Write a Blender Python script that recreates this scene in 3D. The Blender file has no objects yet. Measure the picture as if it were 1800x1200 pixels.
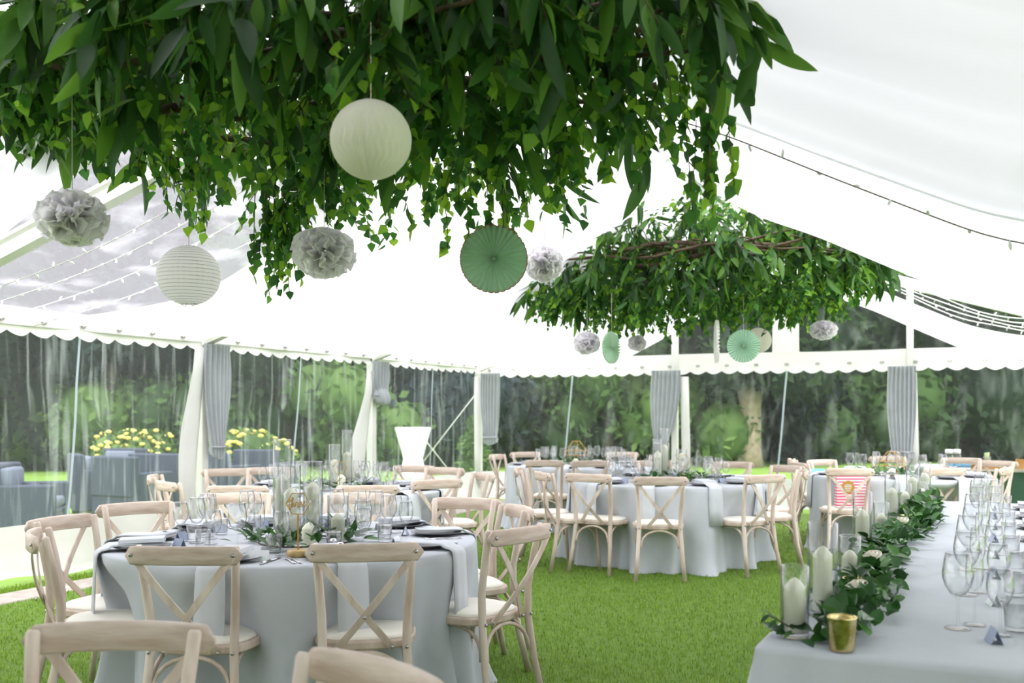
import bpy, math, random
import numpy as np
from mathutils import Vector, Matrix, Euler
random.seed(7); RNG = np.random.default_rng(7)
S = bpy.context.scene; COL = S.collection; PI = math.pi
# ------------------------------------------------------------ camera, sky, exposure
YAW = math.radians(24.0); CA, SA = math.cos(YAW), math.sin(YAW)
CAM_H, FPX, HOR = 1.40, 1750.0, 728.0
cd = bpy.data.cameras.new('camera'); cam = bpy.data.objects.new('camera', cd); COL.objects.link(cam)
cam.location = (0, 0, CAM_H); cam.rotation_euler = (PI/2, 0, YAW)
cd.sensor_width = 36; cd.lens = 35; cd.shift_y = (HOR-600)/1800
cd.clip_start = 0.05; cd.clip_end = 300
cd.dof.use_dof = True; cd.dof.focus_distance = 4.9; cd.dof.aperture_fstop = 3.0
S.camera = cam
world = bpy.data.worlds.new('overcast_sky'); S.world = world; world.use_nodes = True
bg = world.node_tree.nodes['Background']; bg.inputs[0].default_value = (1.0, 0.925, 1.0, 1); bg.inputs[1].default_value = 1.35
sd = bpy.data.lights.new('sun', 'SUN'); sd.energy = 1.4; sd.angle = math.radians(25); sd.color = (1, .97, .9)
sun = bpy.data.objects.new('sun', sd); COL.objects.link(sun); sun.rotation_euler = (math.radians(35), math.radians(12), math.radians(10))
S.view_settings.view_transform = 'Standard'; S.view_settings.look = 'None'
S.view_settings.exposure = 1.4; S.view_settings.gamma = 1.0; S.view_settings.use_curve_mapping = False
cy = S.cycles
cy.max_bounces = 8; cy.diffuse_bounces = 4; cy.glossy_bounces = 3; cy.transmission_bounces = 5
cy.transparent_max_bounces = 40; cy.caustics_reflective = False; cy.caustics_refractive = False
cy.sample_clamp_indirect = 4.0
cy.use_denoising = True

# ------------------------------------------------------------ frames of reference
def W(r, f, z=0.0):            # right / forward of the camera -> world
    return Vector((r*CA - f*SA, r*SA + f*CA, z))
def P(px, py, d):              # point at depth d that the photograph shows at px, py
    return W((px-900)/FPX*d, d, CAM_H + (HOR-py)/FPX*d)
def G(px, d, z=0.0):
    return W((px-900)/FPX*d, d, z)
def wall_pt(px, py, X=None, Y=None):   # point on plane X=const or Y=const
    t = (px-900)/FPX
    f = X/(t*CA-SA) if X is not None else Y/(t*SA+CA)
    return P(px, py, f)

# ------------------------------------------------------------ mesh helpers
class MB:
    def __init__(s): s.v = []; s.f = []
    def add(s, vs, fs):
        n = len(s.v); s.v += [tuple(p) for p in vs]; s.f += [tuple(i+n for i in q) for q in fs]; return s
    def loft(s, rings, cap=True, closed=True):
        n = len(rings[0]); vs = [p for r in rings for p in r]; fs = []
        m = n if closed else n-1
        for i in range(len(rings)-1):
            for j in range(m):
                k = (j+1) % n
                fs.append((i*n+j, i*n+k, (i+1)*n+k, (i+1)*n+j))
        if cap and closed:
            fs.append(tuple(range(n))[::-1]); fs.append(tuple((len(rings)-1)*n+j for j in range(n)))
        return s.add(vs, fs)
    def box(s, x0, x1, y0, y1, z0, z1, b=0.0):
        if b <= 0:
            r = [[(x0,y0,z),(x1,y0,z),(x1,y1,z),(x0,y1,z)] for z in (z0,z1)]
            return s.loft(r)
        def ring(i, z): return [(x0+i,y0+b,z),(x0+b,y0+i,z),(x1-b,y0+i,z),(x1-i,y0+b,z),(x1-i,y1-b,z),(x1-b,y1-i,z),(x0+b,y1-i,z),(x0+i,y1-b,z)]
        return s.loft([ring(b*.9,z0), ring(0,z0+b), ring(0,z1-b), ring(b*.9,z1)])
    def lathe(s, prof, seg=16, c=(0,0,0), cap=False):
        rings = [[(c[0]+r*math.cos(2*PI*j/seg), c[1]+r*math.sin(2*PI*j/seg), c[2]+z) for j in range(seg)] for r, z in prof]
        return s.loft(rings, cap=cap)
    def tube(s, pts, rad, seg=8, sec=None, up=(0,0,1)):
        pts = [Vector(p) for p in pts]; n = len(pts)
        if not hasattr(rad, '__len__'): rad = [rad]*n
        rings = []; side = None
        for i, p in enumerate(pts):
            t = (pts[min(i+1,n-1)]-pts[max(i-1,0)]).normalized()
            u = Vector(up)
            if abs(t.dot(u)) > .95: u = Vector((0,1,0)) if side is None else side.cross(t)
            sd_ = t.cross(u).normalized()
            if side is not None and sd_.dot(side) < 0: sd_ = -sd_
            side = sd_; w = sd_.cross(t).normalized()
            if sec: rings.append([p + sd_*(a*rad[i]) + w*(b*rad[i]) for a, b in sec])
            else: rings.append([p + (sd_*math.cos(2*PI*j/seg) + w*math.sin(2*PI*j/seg))*rad[i] for j in range(seg)])
        return s.loft(rings)
    def grid(s, fn, nu, nv, closed=False):
        vs = [fn(i/(nu if closed else nu-1), j/(nv-1)) for j in range(nv) for i in range(nu)]
        fs = []
        for j in range(nv-1):
            for i in range(nu if closed else nu-1):
                k = (i+1) % nu; fs.append((j*nu+i, j*nu+k, (j+1)*nu+k, (j+1)*nu+i))
        return s.add(vs, fs)
    def mesh(s, name, mat, smooth=True):
        me = bpy.data.meshes.new(name); me.from_pydata(s.v, [], s.f); me.update()
        if smooth: me.polygons.foreach_set('use_smooth', [True]*len(me.polygons))
        if mat: me.materials.append(mat)
        return me
    def build(s, name, mat, parent=None, smooth=True, loc=None, rot=None):
        return link(name, s.mesh(name, mat, smooth), parent, loc, rot)
def link(name, me, parent=None, loc=None, rot=None):
    o = bpy.data.objects.new(name, me); COL.objects.link(o)
    if parent: o.parent = parent
    if loc is not None: o.location = loc
    if rot is not None: o.rotation_euler = (0,0,rot) if not hasattr(rot,'__len__') else rot
    return o
def empty(name, loc=(0,0,0), rz=0): return link(name, None, None, loc, rz)
def tag(o, label=None, cat=None, group=None, kind=None):
    for k, v in (('label',label),('category',cat),('group',group),('kind',kind)):
        if v: o[k] = v
    return o
def copy_tree(o, loc, rz=0, parent=None, top=True):
    c = o.copy(); COL.objects.link(c)
    if parent: c.parent = parent
    if top: c.location = loc; c.rotation_euler = (0,0,rz) if not hasattr(rz,'__len__') else rz
    for ch in KIDS.get(o.name, ()): copy_tree(ch, None, 0, c, False)
    return c
KIDS = {}
def register(o):                      # remember the parts of a prototype (before copies exist)
    for ch in [x for x in COL.objects if x.parent == o]:
        KIDS.setdefault(o.name, []).append(ch); register(ch)

# ------------------------------------------------------------ materials
def nd(nt, t, **kw):
    n = nt.nodes.new(t)
    for k, v in kw.items(): setattr(n, k, v)
    return n
def mat(name, col, rough=.6, metal=0, col2=None, scale=8, stretch=(1,1,1), bump=0, bscale=60, trans=0, spec=.4, ramp=(.35,.65), coord='Object', detail=4, rand=0):
    m = bpy.data.materials.new(name); m.use_nodes = True; nt = m.node_tree; L = nt.links.new
    b = nt.nodes['Principled BSDF']; out = nt.nodes['Material Output']
    b.inputs['Base Color'].default_value = (*col,1); b.inputs['Roughness'].default_value = rough
    b.inputs['Metallic'].default_value = metal; b.inputs['Specular IOR Level'].default_value = spec
    tc = nd(nt,'ShaderNodeTexCoord'); mp = nd(nt,'ShaderNodeMapping'); mp.inputs['Scale'].default_value = stretch
    L(tc.outputs[coord], mp.inputs[0])
    csock = None
    if col2:
        n = nd(nt,'ShaderNodeTexNoise'); n.inputs['Scale'].default_value = scale; n.inputs['Detail'].default_value = detail
        L(mp.outputs[0], n.inputs['Vector'])
        r = nd(nt,'ShaderNodeValToRGB'); r.color_ramp.elements[0].position, r.color_ramp.elements[1].position = ramp
        r.color_ramp.elements[0].color = (*col,1); r.color_ramp.elements[1].color = (*col2,1)
        L(n.outputs[0], r.inputs[0]); L(r.outputs[0], b.inputs['Base Color']); csock = r.outputs[0]
    if rand and csock:
        oi = nd(nt,'ShaderNodeObjectInfo'); hs = nd(nt,'ShaderNodeHueSaturation')
        mr = nd(nt,'ShaderNodeMapRange'); mr.inputs['To Min'].default_value = 1-rand; mr.inputs['To Max'].default_value = 1+rand
        L(oi.outputs['Random'], mr.inputs[0]); L(mr.outputs[0], hs.inputs['Value']); L(csock, hs.inputs['Color'])
        L(hs.outputs[0], b.inputs['Base Color']); csock = hs.outputs[0]
    if bump:
        n2 = nd(nt,'ShaderNodeTexNoise'); n2.inputs['Scale'].default_value = bscale; n2.inputs['Detail'].default_value = 5
        L(mp.outputs[0], n2.inputs['Vector']); bp = nd(nt,'ShaderNodeBump'); bp.inputs['Strength'].default_value = bump; bp.inputs['Distance'].default_value = .01
        L(n2.outputs[0], bp.inputs['Height']); L(bp.outputs[0], b.inputs['Normal'])
    if trans:
        t = nd(nt,'ShaderNodeBsdfTranslucent'); t.inputs[0].default_value = (*col,1)
        if csock: L(csock, t.inputs[0])
        mx = nd(nt,'ShaderNodeMixShader'); mx.inputs[0].default_value = trans
        L(b.outputs[0], mx.inputs[1]); L(t.outputs[0], mx.inputs[2]); L(mx.outputs[0], out.inputs[0])
    return m
def leafmat(name, c0, c1, c2, trans=.35, rough=.45):
    m = bpy.data.materials.new(name); m.use_nodes = True; nt = m.node_tree; L = nt.links.new
    b = nt.nodes['Principled BSDF']; out = nt.nodes['Material Output']
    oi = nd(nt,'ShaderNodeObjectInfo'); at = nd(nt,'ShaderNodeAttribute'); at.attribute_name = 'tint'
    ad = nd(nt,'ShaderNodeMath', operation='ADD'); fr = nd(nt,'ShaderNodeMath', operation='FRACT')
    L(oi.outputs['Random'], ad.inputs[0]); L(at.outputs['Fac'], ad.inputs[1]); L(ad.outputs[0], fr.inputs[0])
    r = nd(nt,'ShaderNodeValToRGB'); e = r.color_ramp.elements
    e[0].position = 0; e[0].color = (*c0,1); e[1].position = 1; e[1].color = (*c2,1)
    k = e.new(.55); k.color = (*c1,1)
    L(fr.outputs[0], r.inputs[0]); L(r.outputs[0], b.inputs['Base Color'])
    b.inputs['Roughness'].default_value = rough; b.inputs['Specular IOR Level'].default_value = .35
    t = nd(nt,'ShaderNodeBsdfTranslucent'); hs = nd(nt,'ShaderNodeHueSaturation'); hs.inputs['Value'].default_value = 1.8; hs.inputs['Hue'].default_value = .485
    L(r.outputs[0], hs.inputs['Color']); L(hs.outputs[0], t.inputs[0])
    mx = nd(nt,'ShaderNodeMixShader'); mx.inputs[0].default_value = trans
    L(b.outputs[0], mx.inputs[1]); L(t.outputs[0], mx.inputs[2]); L(mx.outputs[0], out.inputs[0])
    return m
def glassmat(name, tint=(.97,.985,.98), edge=(.62,.66,.66), blend=.25, base=.03):
    m = bpy.data.materials.new(name); m.use_nodes = True; nt = m.node_tree; L = nt.links.new
    out = nt.nodes['Material Output']; nt.nodes.remove(nt.nodes['Principled BSDF'])
    lw = nd(nt,'ShaderNodeLayerWeight'); lw.inputs['Blend'].default_value = .5
    tr = nd(nt,'ShaderNodeBsdfTransparent'); gl = nd(nt,'ShaderNodeBsdfGlossy'); gl.inputs['Roughness'].default_value = .03
    mc = nd(nt,'ShaderNodeMix', data_type='RGBA'); mc.inputs[6].default_value = (*tint,1); mc.inputs[7].default_value = (*edge,1)
    pw = nd(nt,'ShaderNodeMath', operation='POWER'); pw.inputs[1].default_value = 3.0
    L(lw.outputs['Facing'], pw.inputs[0]); L(pw.outputs[0], mc.inputs[0]); L(mc.outputs[2], tr.inputs[0])
    ad = nd(nt,'ShaderNodeMath', operation='MULTIPLY_ADD'); ad.use_clamp = True; ad.inputs[1].default_value = blend; ad.inputs[2].default_value = base
    L(pw.outputs[0], ad.inputs[0])
    mx = nd(nt,'ShaderNodeMixShader'); L(ad.outputs[0], mx.inputs[0]); L(tr.outputs[0], mx.inputs[1]); L(gl.outputs[0], mx.inputs[2])
    L(mx.outputs[0], out.inputs[0]); return m
def pvcmat(name, haze, streak, stretch, hazecol=(.80,.88,.92), gloss=.02, rot=(.12,.1,0)):
    m = bpy.data.materials.new(name); m.use_nodes = True; nt = m.node_tree; L = nt.links.new
    out = nt.nodes['Material Output']; nt.nodes.remove(nt.nodes['Principled BSDF'])
    tc = nd(nt,'ShaderNodeTexCoord'); mp = nd(nt,'ShaderNodeMapping'); mp.inputs['Scale'].default_value = stretch
    mp.inputs['Rotation'].default_value = rot
    L(tc.outputs['Object'], mp.inputs[0])
    n = nd(nt,'ShaderNodeTexNoise'); n.inputs['Scale'].default_value = 2.2; n.inputs['Detail'].default_value = 6; n.inputs['Distortion'].default_value = .6
    L(mp.outputs[0], n.inputs['Vector'])
    r = nd(nt,'ShaderNodeMapRange'); r.inputs['From Min'].default_value = .52; r.inputs['From Max'].default_value = .74
    r.inputs['To Min'].default_value = haze; r.inputs['To Max'].default_value = streak; L(n.outputs[0], r.inputs[0])  # milky streaks painted in for reflections along the folds
    tr = nd(nt,'ShaderNodeBsdfTransparent'); tr.inputs[0].default_value = (.93,.97,.98,1)
    tl = nd(nt,'ShaderNodeBsdfTranslucent'); tl.inputs[0].default_value = (*hazecol,1)
    mx = nd(nt,'ShaderNodeMixShader'); L(r.outputs[0], mx.inputs[0]); L(tr.outputs[0], mx.inputs[1]); L(tl.outputs[0], mx.inputs[2])
    gl = nd(nt,'ShaderNodeBsdfGlossy'); gl.inputs['Roughness'].default_value = .12
    bp = nd(nt,'ShaderNodeBump'); bp.inputs['Strength'].default_value = .5; bp.inputs['Distance'].default_value = .05; L(n.outputs[0], bp.inputs['Height']); L(bp.outputs[0], gl.inputs['Normal'])
    m2 = nd(nt,'ShaderNodeMixShader'); m2.inputs[0].default_value = gloss; L(mx.outputs[0], m2.inputs[1]); L(gl.outputs[0], m2.inputs[2])
    L(m2.outputs[0], out.inputs[0]); return m
def clothmat(name, col, see=.12, tl=.6):
    m = bpy.data.materials.new(name); m.use_nodes = True; nt = m.node_tree; L = nt.links.new
    out = nt.nodes['Material Output']; nt.nodes.remove(nt.nodes['Principled BSDF'])
    d = nd(nt,'ShaderNodeBsdfDiffuse'); d.inputs[0].default_value = (*col,1)
    t = nd(nt,'ShaderNodeBsdfTranslucent'); t.inputs[0].default_value = (*col,1); tr = nd(nt,'ShaderNodeBsdfTransparent')
    a = nd(nt,'ShaderNodeMixShader'); a.inputs[0].default_value = tl; L(d.outputs[0], a.inputs[1]); L(t.outputs[0], a.inputs[2])
    b = nd(nt,'ShaderNodeMixShader'); b.inputs[0].default_value = see; L(a.outputs[0], b.inputs[1]); L(tr.outputs[0], b.inputs[2])
    L(b.outputs[0], out.inputs[0]); return m

M = {}
M['wood'] = mat('limewashed_wood', (.47,.36,.285), .55, col2=(.66,.565,.485), scale=5, stretch=(3,3,.6), bump=.15, bscale=30, ramp=(.3,.62), rand=.08)
M['railwood'] = mat('limewashed_rail_wood', (.42,.315,.24), .5, col2=(.62,.525,.445), scale=6, stretch=(.7,4,5), bump=.15, bscale=25, ramp=(.3,.62), rand=.08)
M['pad'] = mat('ivory_seat_pad', (.80,.78,.68), .5, col2=(.84,.82,.73), scale=4)
M['bolt'] = mat('bolt_steel', (.45,.45,.46), .3, 1)
M['grey_cloth'] = mat('grey_table_linen', (.46,.49,.52), .85, col2=(.51,.54,.57), scale=3, bump=.12, bscale=500, spec=.15)
M['napkin'] = mat('grey_napkin_linen', (.55,.58,.61), .85, col2=(.59,.62,.65), scale=6, bump=.1, bscale=600, spec=.15)
M['slate'] = mat('dark_grey_plate', (.06,.06,.075), .35, spec=.5)
M['glass'] = glassmat('clear_glass', (.994,.997,.996), (.42,.45,.46), .85, .045)
M['vase'] = glassmat('cylinder_glass', (.992,.996,.994), (.30,.34,.34), .85, .06)
M['candle'] = mat('ivory_wax', (.86,.88,.70), .45, col2=(.90,.91,.75), scale=5, trans=.12)
M['wick'] = mat('wick', (.15,.12,.1), .9)
M['gold'] = mat('mercury_gold', (.50,.38,.13), .22, 1, col2=(.75,.62,.33), scale=28, bump=.4, bscale=45, ramp=(.4,.6))
M['goldwire'] = mat('gold_metal', (.50,.29,.07), .4, .5)
M['silver'] = mat('cutlery_steel', (.6,.61,.64), .2, 1)
M['white_pvc'] = mat('white_pvc', (.70,.70,.67), .5, col2=(.76,.76,.73), scale=2, trans=.2)
M['frame'] = mat('white_frame_metal', (.60,.60,.55), .4, col2=(.68,.68,.64), scale=3)
M['eyelet'] = mat('eyelet_metal', (.25,.25,.24), .4, .8)
M['lining'] = clothmat('white_voile_lining', (.88,.89,.90), .08, .60)
M['lining_dimming'] = clothmat('dimming_grey_lining', (.50,.51,.53), .0, .2)  # for unseen drapes overhead, grey and opaque to dim the long table's front
M['lining_shaded'] = clothmat('shaded_voile_lining', (.72,.73,.75), .01, .25)  # same voile with the shade of an opaque roof put into its colour
M['curtain'] = mat('grey_curtain', (.42,.44,.47), .85, col2=(.48,.50,.53), scale=5, trans=.25)
M['pvc'] = pvcmat('clear_pvc_wall', .04, .30, (6,6,.4))
M['pvc_back'] = pvcmat('clear_pvc_back_wall', .02, .15, (4,4,1.0), rot=(.2,.55,0))
M['pvc_roof'] = pvcmat('clear_pvc_roof', .16, .36, (1,.6,1), (.9,.94,.97))
M['gable_pvc'] = pvcmat('clear_pvc_gable', .03, .16, (2,2,1), rot=(.1,.7,0))
M['weld'] = mat('pvc_weld', (.42,.48,.54), .4, trans=.5)
M['lawn'] = mat('lawn_turf', (.15,.28,.035), .9, col2=(.22,.38,.06), scale=1.3, bump=.6, bscale=60)
M['turf'] = mat('artificial_turf', (.10,.19,.02), .85, col2=(.14,.25,.03), scale=14, bump=1, bscale=220)
M['blade'] = leafmat('grass_blades', (.10,.19,.018), (.17,.29,.033), (.25,.39,.06), .3, .5)
M['paving'] = mat('pinkish_paving', (.30,.265,.235), .85, col2=(.40,.36,.32), scale=9, bump=.4)
M['longleaf'] = leafmat('chestnut_leaves', (.012,.045,.010), (.034,.11,.020), (.11,.25,.03), .34)
M['birch'] = leafmat('birch_leaves', (.018,.075,.018), (.05,.17,.026), (.20,.38,.03), .5)
M['garland'] = leafmat('ruscus_leaves', (.010,.042,.008), (.024,.095,.018), (.07,.19,.04), .2, .28)
M['bark'] = mat('twig_bark', (.06,.038,.025), .8, col2=(.13,.085,.055), scale=20)
M['tissue'] = mat('white_tissue', (.98,.95,.99), .8, trans=.72)
M['honey'] = mat('ivory_honeycomb_tissue', (.92,.88,.82), .8, trans=.4)
M['lantern'] = mat('lantern_paper', (.97,.95,.96), .7, trans=.65)
M['wire'] = mat('thin_wire', (.45,.43,.42), .5)
M['mint'] = mat('mint_paper', (.60,.76,.61), .7, col2=(.64,.79,.65), scale=4, trans=.55)
M['palemint'] = mat('pale_mint_paper', (.60,.80,.66), .7, trans=.3)
M['redtrim'] = mat('copper_foil_edge', (.55,.20,.13), .4, .4)
M['twine'] = mat('red_white_twine', (.75,.35,.32), .8, col2=(.85,.8,.78), scale=120, ramp=(.48,.52))
M['rose'] = mat('ivory_rose', (.88,.85,.74), .6, trans=.3)
M['card'] = mat('lavender_card', (.34,.39,.52), .7)
M['whitecard'] = mat('white_card', (.82,.84,.88), .7, col2=(.66,.78,.72), scale=40, ramp=(.55,.6))
M['pepper'] = mat('brown_pepper', (.22,.13,.09), .7)
M['salt'] = mat('white_salt', (.85,.85,.85), .7)
M['bulb'] = mat('fairy_bulb', (.80,.80,.78), .3)
M['string'] = mat('fairy_cable', (.62,.62,.60), .6)
M['darkstring'] = mat('fairy_cable_dark', (.30,.27,.26), .6)
M['rattan'] = mat('slate_grey_rattan', (.03,.042,.062), .7, col2=(.05,.065,.09), scale=60, bump=.5, bscale=90)
M['cushion'] = mat('slate_cushion', (.13,.155,.20), .9)
M['spandex'] = mat('white_spandex', (.9,.9,.92), .7)
M['yellow'] = leafmat('azalea_flowers', (.55,.50,.08), (.75,.72,.22), (.35,.45,.06), .3)
M['tree_dark'] = leafmat('dark_tree_leaves', (.006,.018,.012), (.012,.034,.014), (.030,.065,.016), .15, .8)
M['tree_mid'] = leafmat('mid_tree_leaves', (.012,.035,.012), (.028,.068,.018), (.065,.13,.03), .2, .8)
M['tree_light'] = leafmat('light_tree_leaves', (.04,.09,.025), (.075,.15,.035), (.13,.22,.06), .25, .8)
M['tree_blue'] = leafmat('blue_tree_leaves', (.005,.015,.017), (.010,.026,.027), (.022,.048,.032), .1, .8)
M['trunk'] = mat('pale_tree_bark', (.24,.20,.13), .9, col2=(.33,.29,.20), scale=6)
M['dark_trunk'] = mat('dark_tree_bark', (.035,.032,.025), .9, col2=(.07,.062,.045), scale=6)
M['green_cloth'] = mat('dark_green_cloth', (.045,.11,.065), .85)
M['white_top'] = mat('white_linen', (.82,.83,.84), .8)
M['brownwood'] = mat('amber_wood', (.42,.20,.05), .5, col2=(.5,.27,.09), scale=8)
M['blue'] = mat('blue_print', (.08,.35,.62), .5, col2=(.25,.62,.35), scale=9, ramp=(.45,.55))
M['bluewrap'] = mat('blue_wrap', (.30,.58,.80), .3, trans=.3)
M['straw'] = mat('striped_straws', (.80,.62,.25), .5, col2=(.30,.65,.42), scale=30, ramp=(.45,.55))
# striped paper bag
def stripes():
    m = mat('pink_striped_paper', (.86,.84,.84), .6); nt = m.node_tree; L = nt.links.new
    tc = nd(nt,'ShaderNodeTexCoord'); sx = nd(nt,'ShaderNodeSeparateXYZ'); L(tc.outputs['Object'], sx.inputs[0])
    ml = nd(nt,'ShaderNodeMath', operation='MULTIPLY'); ml.inputs[1].default_value = 1/.0285; L(sx.outputs[2], ml.inputs[0])
    fr = nd(nt,'ShaderNodeMath', operation='FRACT'); L(ml.outputs[0], fr.inputs[0])
    gt = nd(nt,'ShaderNodeMath', operation='GREATER_THAN'); gt.inputs[1].default_value = .5; L(fr.outputs[0], gt.inputs[0])
    mc = nd(nt,'ShaderNodeMix', data_type='RGBA'); mc.inputs[6].default_value = (.88,.80,.81,1); mc.inputs[7].default_value = (.80,.10,.22,1)
    L(gt.outputs[0], mc.inputs[0]); L(mc.outputs[2], nt.nodes['Principled BSDF'].inputs['Base Color']); return m
M['stripe'] = stripes()

# ------------------------------------------------------------ leaf / blade masses
def leaf_template(l, w, rows, curl=.12, tip=1.0, base=.5):
    """pointed leaf along +Y, folded on its midrib"""
    vs = []; fs = []
    for i in range(rows+1):
        t = i/rows; y = l*t
        ww = w*.5*(math.sin(PI*t**base)**tip if 0 < t < 1 else 0.02)
        z = -curl*l*t*t
        vs += [(-ww, y, z+ww*.35), (0, y, z), (ww, y, z+ww*.35)]
    for i in range(rows):
        a = i*3; fs += [(a,a+1,a+4,a+3),(a+1,a+2,a+5,a+4)]
    return vs, fs
def birch_template(l=.05):
    w = l*.42
    vs = [(0,0,0),(-w,l*.25,.004),(0,l*.3,-.002),(w,l*.25,.004),(-w*.75,l*.55,.003),(0,l*.6,-.003),(w*.75,l*.55,.003),(0,l,-.006)]
    fs = [(0,2,1),(0,3,2),(1,2,5,4),(2,3,6,5),(4,5,7),(5,6,7)]
    return vs, fs
def basis(d, n):
    d = Vector(d).normalized(); n = Vector(n); x = d.cross(n)
    if x.length < 1e-4: x = d.cross(Vector((1,0,.3)))
    x.normalize(); z = x.cross(d)
    return (x, d, z)
def mass_mesh(name, tmpl, items, mt):
    """items: list of (pos, dir, normal, scale); one mesh"""
    tv = np.array(tmpl[0]); k = len(tv); n = len(items)
    A = np.empty((n,3,3)); Pp = np.empty((n,3))
    for i, (p, d, nn, s) in enumerate(items):
        x, y, z = basis(d, nn); A[i,0] = x*s; A[i,1] = y*s; A[i,2] = z*s; Pp[i] = p
    V = np.einsum('kj,njc->nkc', tv, A) + Pp[:,None,:]
    return np_mesh(name, V.reshape(-1,3), tmpl[1], n, k, mt)
def np_mesh(name, V, fs, n, k, mt, tint=None):
    me = bpy.data.meshes.new(name)
    li = np.array([i for f in fs for i in f]); tot = np.array([len(f) for f in fs])
    loops = (li[None,:] + (np.arange(n)*k)[:,None]).ravel(); tots = np.tile(tot, n)
    me.vertices.add(n*k); me.vertices.foreach_set('co', V.astype(np.float32).ravel())
    me.loops.add(len(loops)); me.loops.foreach_set('vertex_index', loops.astype(np.int32))
    me.polygons.add(len(tots)); me.polygons.foreach_set('loop_start', np.concatenate([[0], np.cumsum(tots)[:-1]]).astype(np.int32))
    me.update(calc_edges=True); me.validate()
    if tint is None: tint = RNG.random(n)
    a = me.attributes.new('tint', 'FLOAT', 'POINT'); a.data.foreach_set('value', np.repeat(tint, k).astype(np.float32))
    me.materials.append(mt); return me
def leaf_parts(name, tmpl, items, mt, parent):
    me = MB().add(*tmpl).mesh(name, mt)
    for (p, d, nn, s) in items:
        x, y, z = basis(d, nn)
        m = Matrix(((x.x,y.x,z.x,p[0]),(x.y,y.y,z.y,p[1]),(x.z,y.z,z.z,p[2]),(0,0,0,1))) @ Matrix.Scale(s,4)
        o = bpy.data.objects.new(name, me); o.parent = parent; COL.objects.link(o); o.matrix_local = m
def rv(a=1.0): return Vector((random.uniform(-a,a), random.uniform(-a,a), random.uniform(-a,a)))
def sprig(o, d, length, n, droop, out, ls=(.8,1.15), spread=.9, twigs=None):
    p = Vector(o); d = Vector(d).normalized(); st = length/n; pts = [p.copy()]
    for i in range(n):
        d = (d + Vector((0,0,-droop)) + rv(.12)).normalized(); p = p + d*st; pts.append(p.copy())
        side = d.cross(rv()).normalized()
        ld = (d*.7 + side*spread*random.uniform(.4,1) + Vector((0,0,-droop*1.5))).normalized()
        out.append((p.copy(), ld, (rv(.6)+Vector((0,0,1))).normalized() if random.random()<.7 else rv().normalized(), random.uniform(*ls)))
    if twigs is not None: twigs.append(pts)

# ============================================================ THE TENT
XL, XR, YB, YF = -7.17, 2.73, 14.76, -8.34
XRIDGE = (XL+XR)/2; ZE, ZR = 2.20, 3.73
def roof_z(x): return ZR - abs(x-XRIDGE)/4.95*(ZR-ZE)
# ground
MB().add([(-60,-20,-.03),(60,-20,-.03),(60,90,-.03),(-60,90,-.03)], [(0,1,2,3)]).build('lawn_ground', M['lawn'], smooth=False)['kind'] = 'structure'
MB().box(XL+.78, XR+.1, YF-1, YB-.3, -.025, 0).build('floor', M['turf'], smooth=False)['kind'] = 'structure'
pth = empty('path', (XL+.58, 0, 0)); pth['kind'] = 'structure'
sl = MB().box(-.18,.18,-.44,.44,-.02,.006,.008).mesh('paving_slab', M['paving'], False)
for i in range(13): link('paving_slab', sl, pth, (random.uniform(-.006,.006), 3.6+i*.895, random.uniform(-.003,.003)), random.uniform(-.01,.01))
# turf pile: real blades, dense near the camera
n = 190000
f = 2.3*(13/2.3)**RNG.random(n); t = RNG.uniform(-.56,.56,n); r = t*f
bx, by = r*CA-f*SA, r*SA+f*CA
ok = (bx > XL+.8) & (bx < XR) & (by < YB-.4); bx, by, f = bx[ok], by[ok], f[ok]; n = len(bx)
sc_ = np.clip(f/4, .7, 2.6); h = RNG.uniform(.010,.022,n)*np.clip(sc_,.8,1.4); wd = .0022*sc_; an = RNG.random(n)*2*PI; ln = RNG.uniform(0,.012,n); la = RNG.random(n)*2*PI
V = np.empty((n,3,3)); V[:,0] = np.stack([bx-wd*np.cos(an), by-wd*np.sin(an), np.zeros(n)],1); V[:,1] = np.stack([bx+wd*np.cos(an), by+wd*np.sin(an), np.zeros(n)],1)
V[:,2] = np.stack([bx+ln*np.cos(la), by+ln*np.sin(la), h],1)
o = link('turf_blades', np_mesh('turf_blades', V.reshape(-1,3), [(0,1,2)], n, 3, M['blade']))
tag(o, 'short artificial grass pile covering the tent floor', 'grass', kind='stuff')
n = 22000; bx = RNG.uniform(XL+.10, XL+.39, n); by = RNG.uniform(3.5, YB, n)
h = RNG.uniform(.02,.05,n); an = RNG.random(n)*2*PI; wd = np.full(n,.004); V = np.empty((n,3,3))
V[:,0] = np.stack([bx-wd*np.cos(an), by-wd*np.sin(an), np.full(n,-.03)],1); V[:,1] = np.stack([bx+wd*np.cos(an), by+wd*np.sin(an), np.full(n,-.03)],1)
V[:,2] = np.stack([bx+RNG.uniform(-.015,.015,n), by+RNG.uniform(-.015,.015,n), h-.03],1)
tag(link('grass_verge', np_mesh('grass_verge', V.reshape(-1,3), [(0,1,2)], n, 3, M['blade'])), 'strip of longer real grass between paving and left tent wall', 'grass', kind='stuff')

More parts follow.
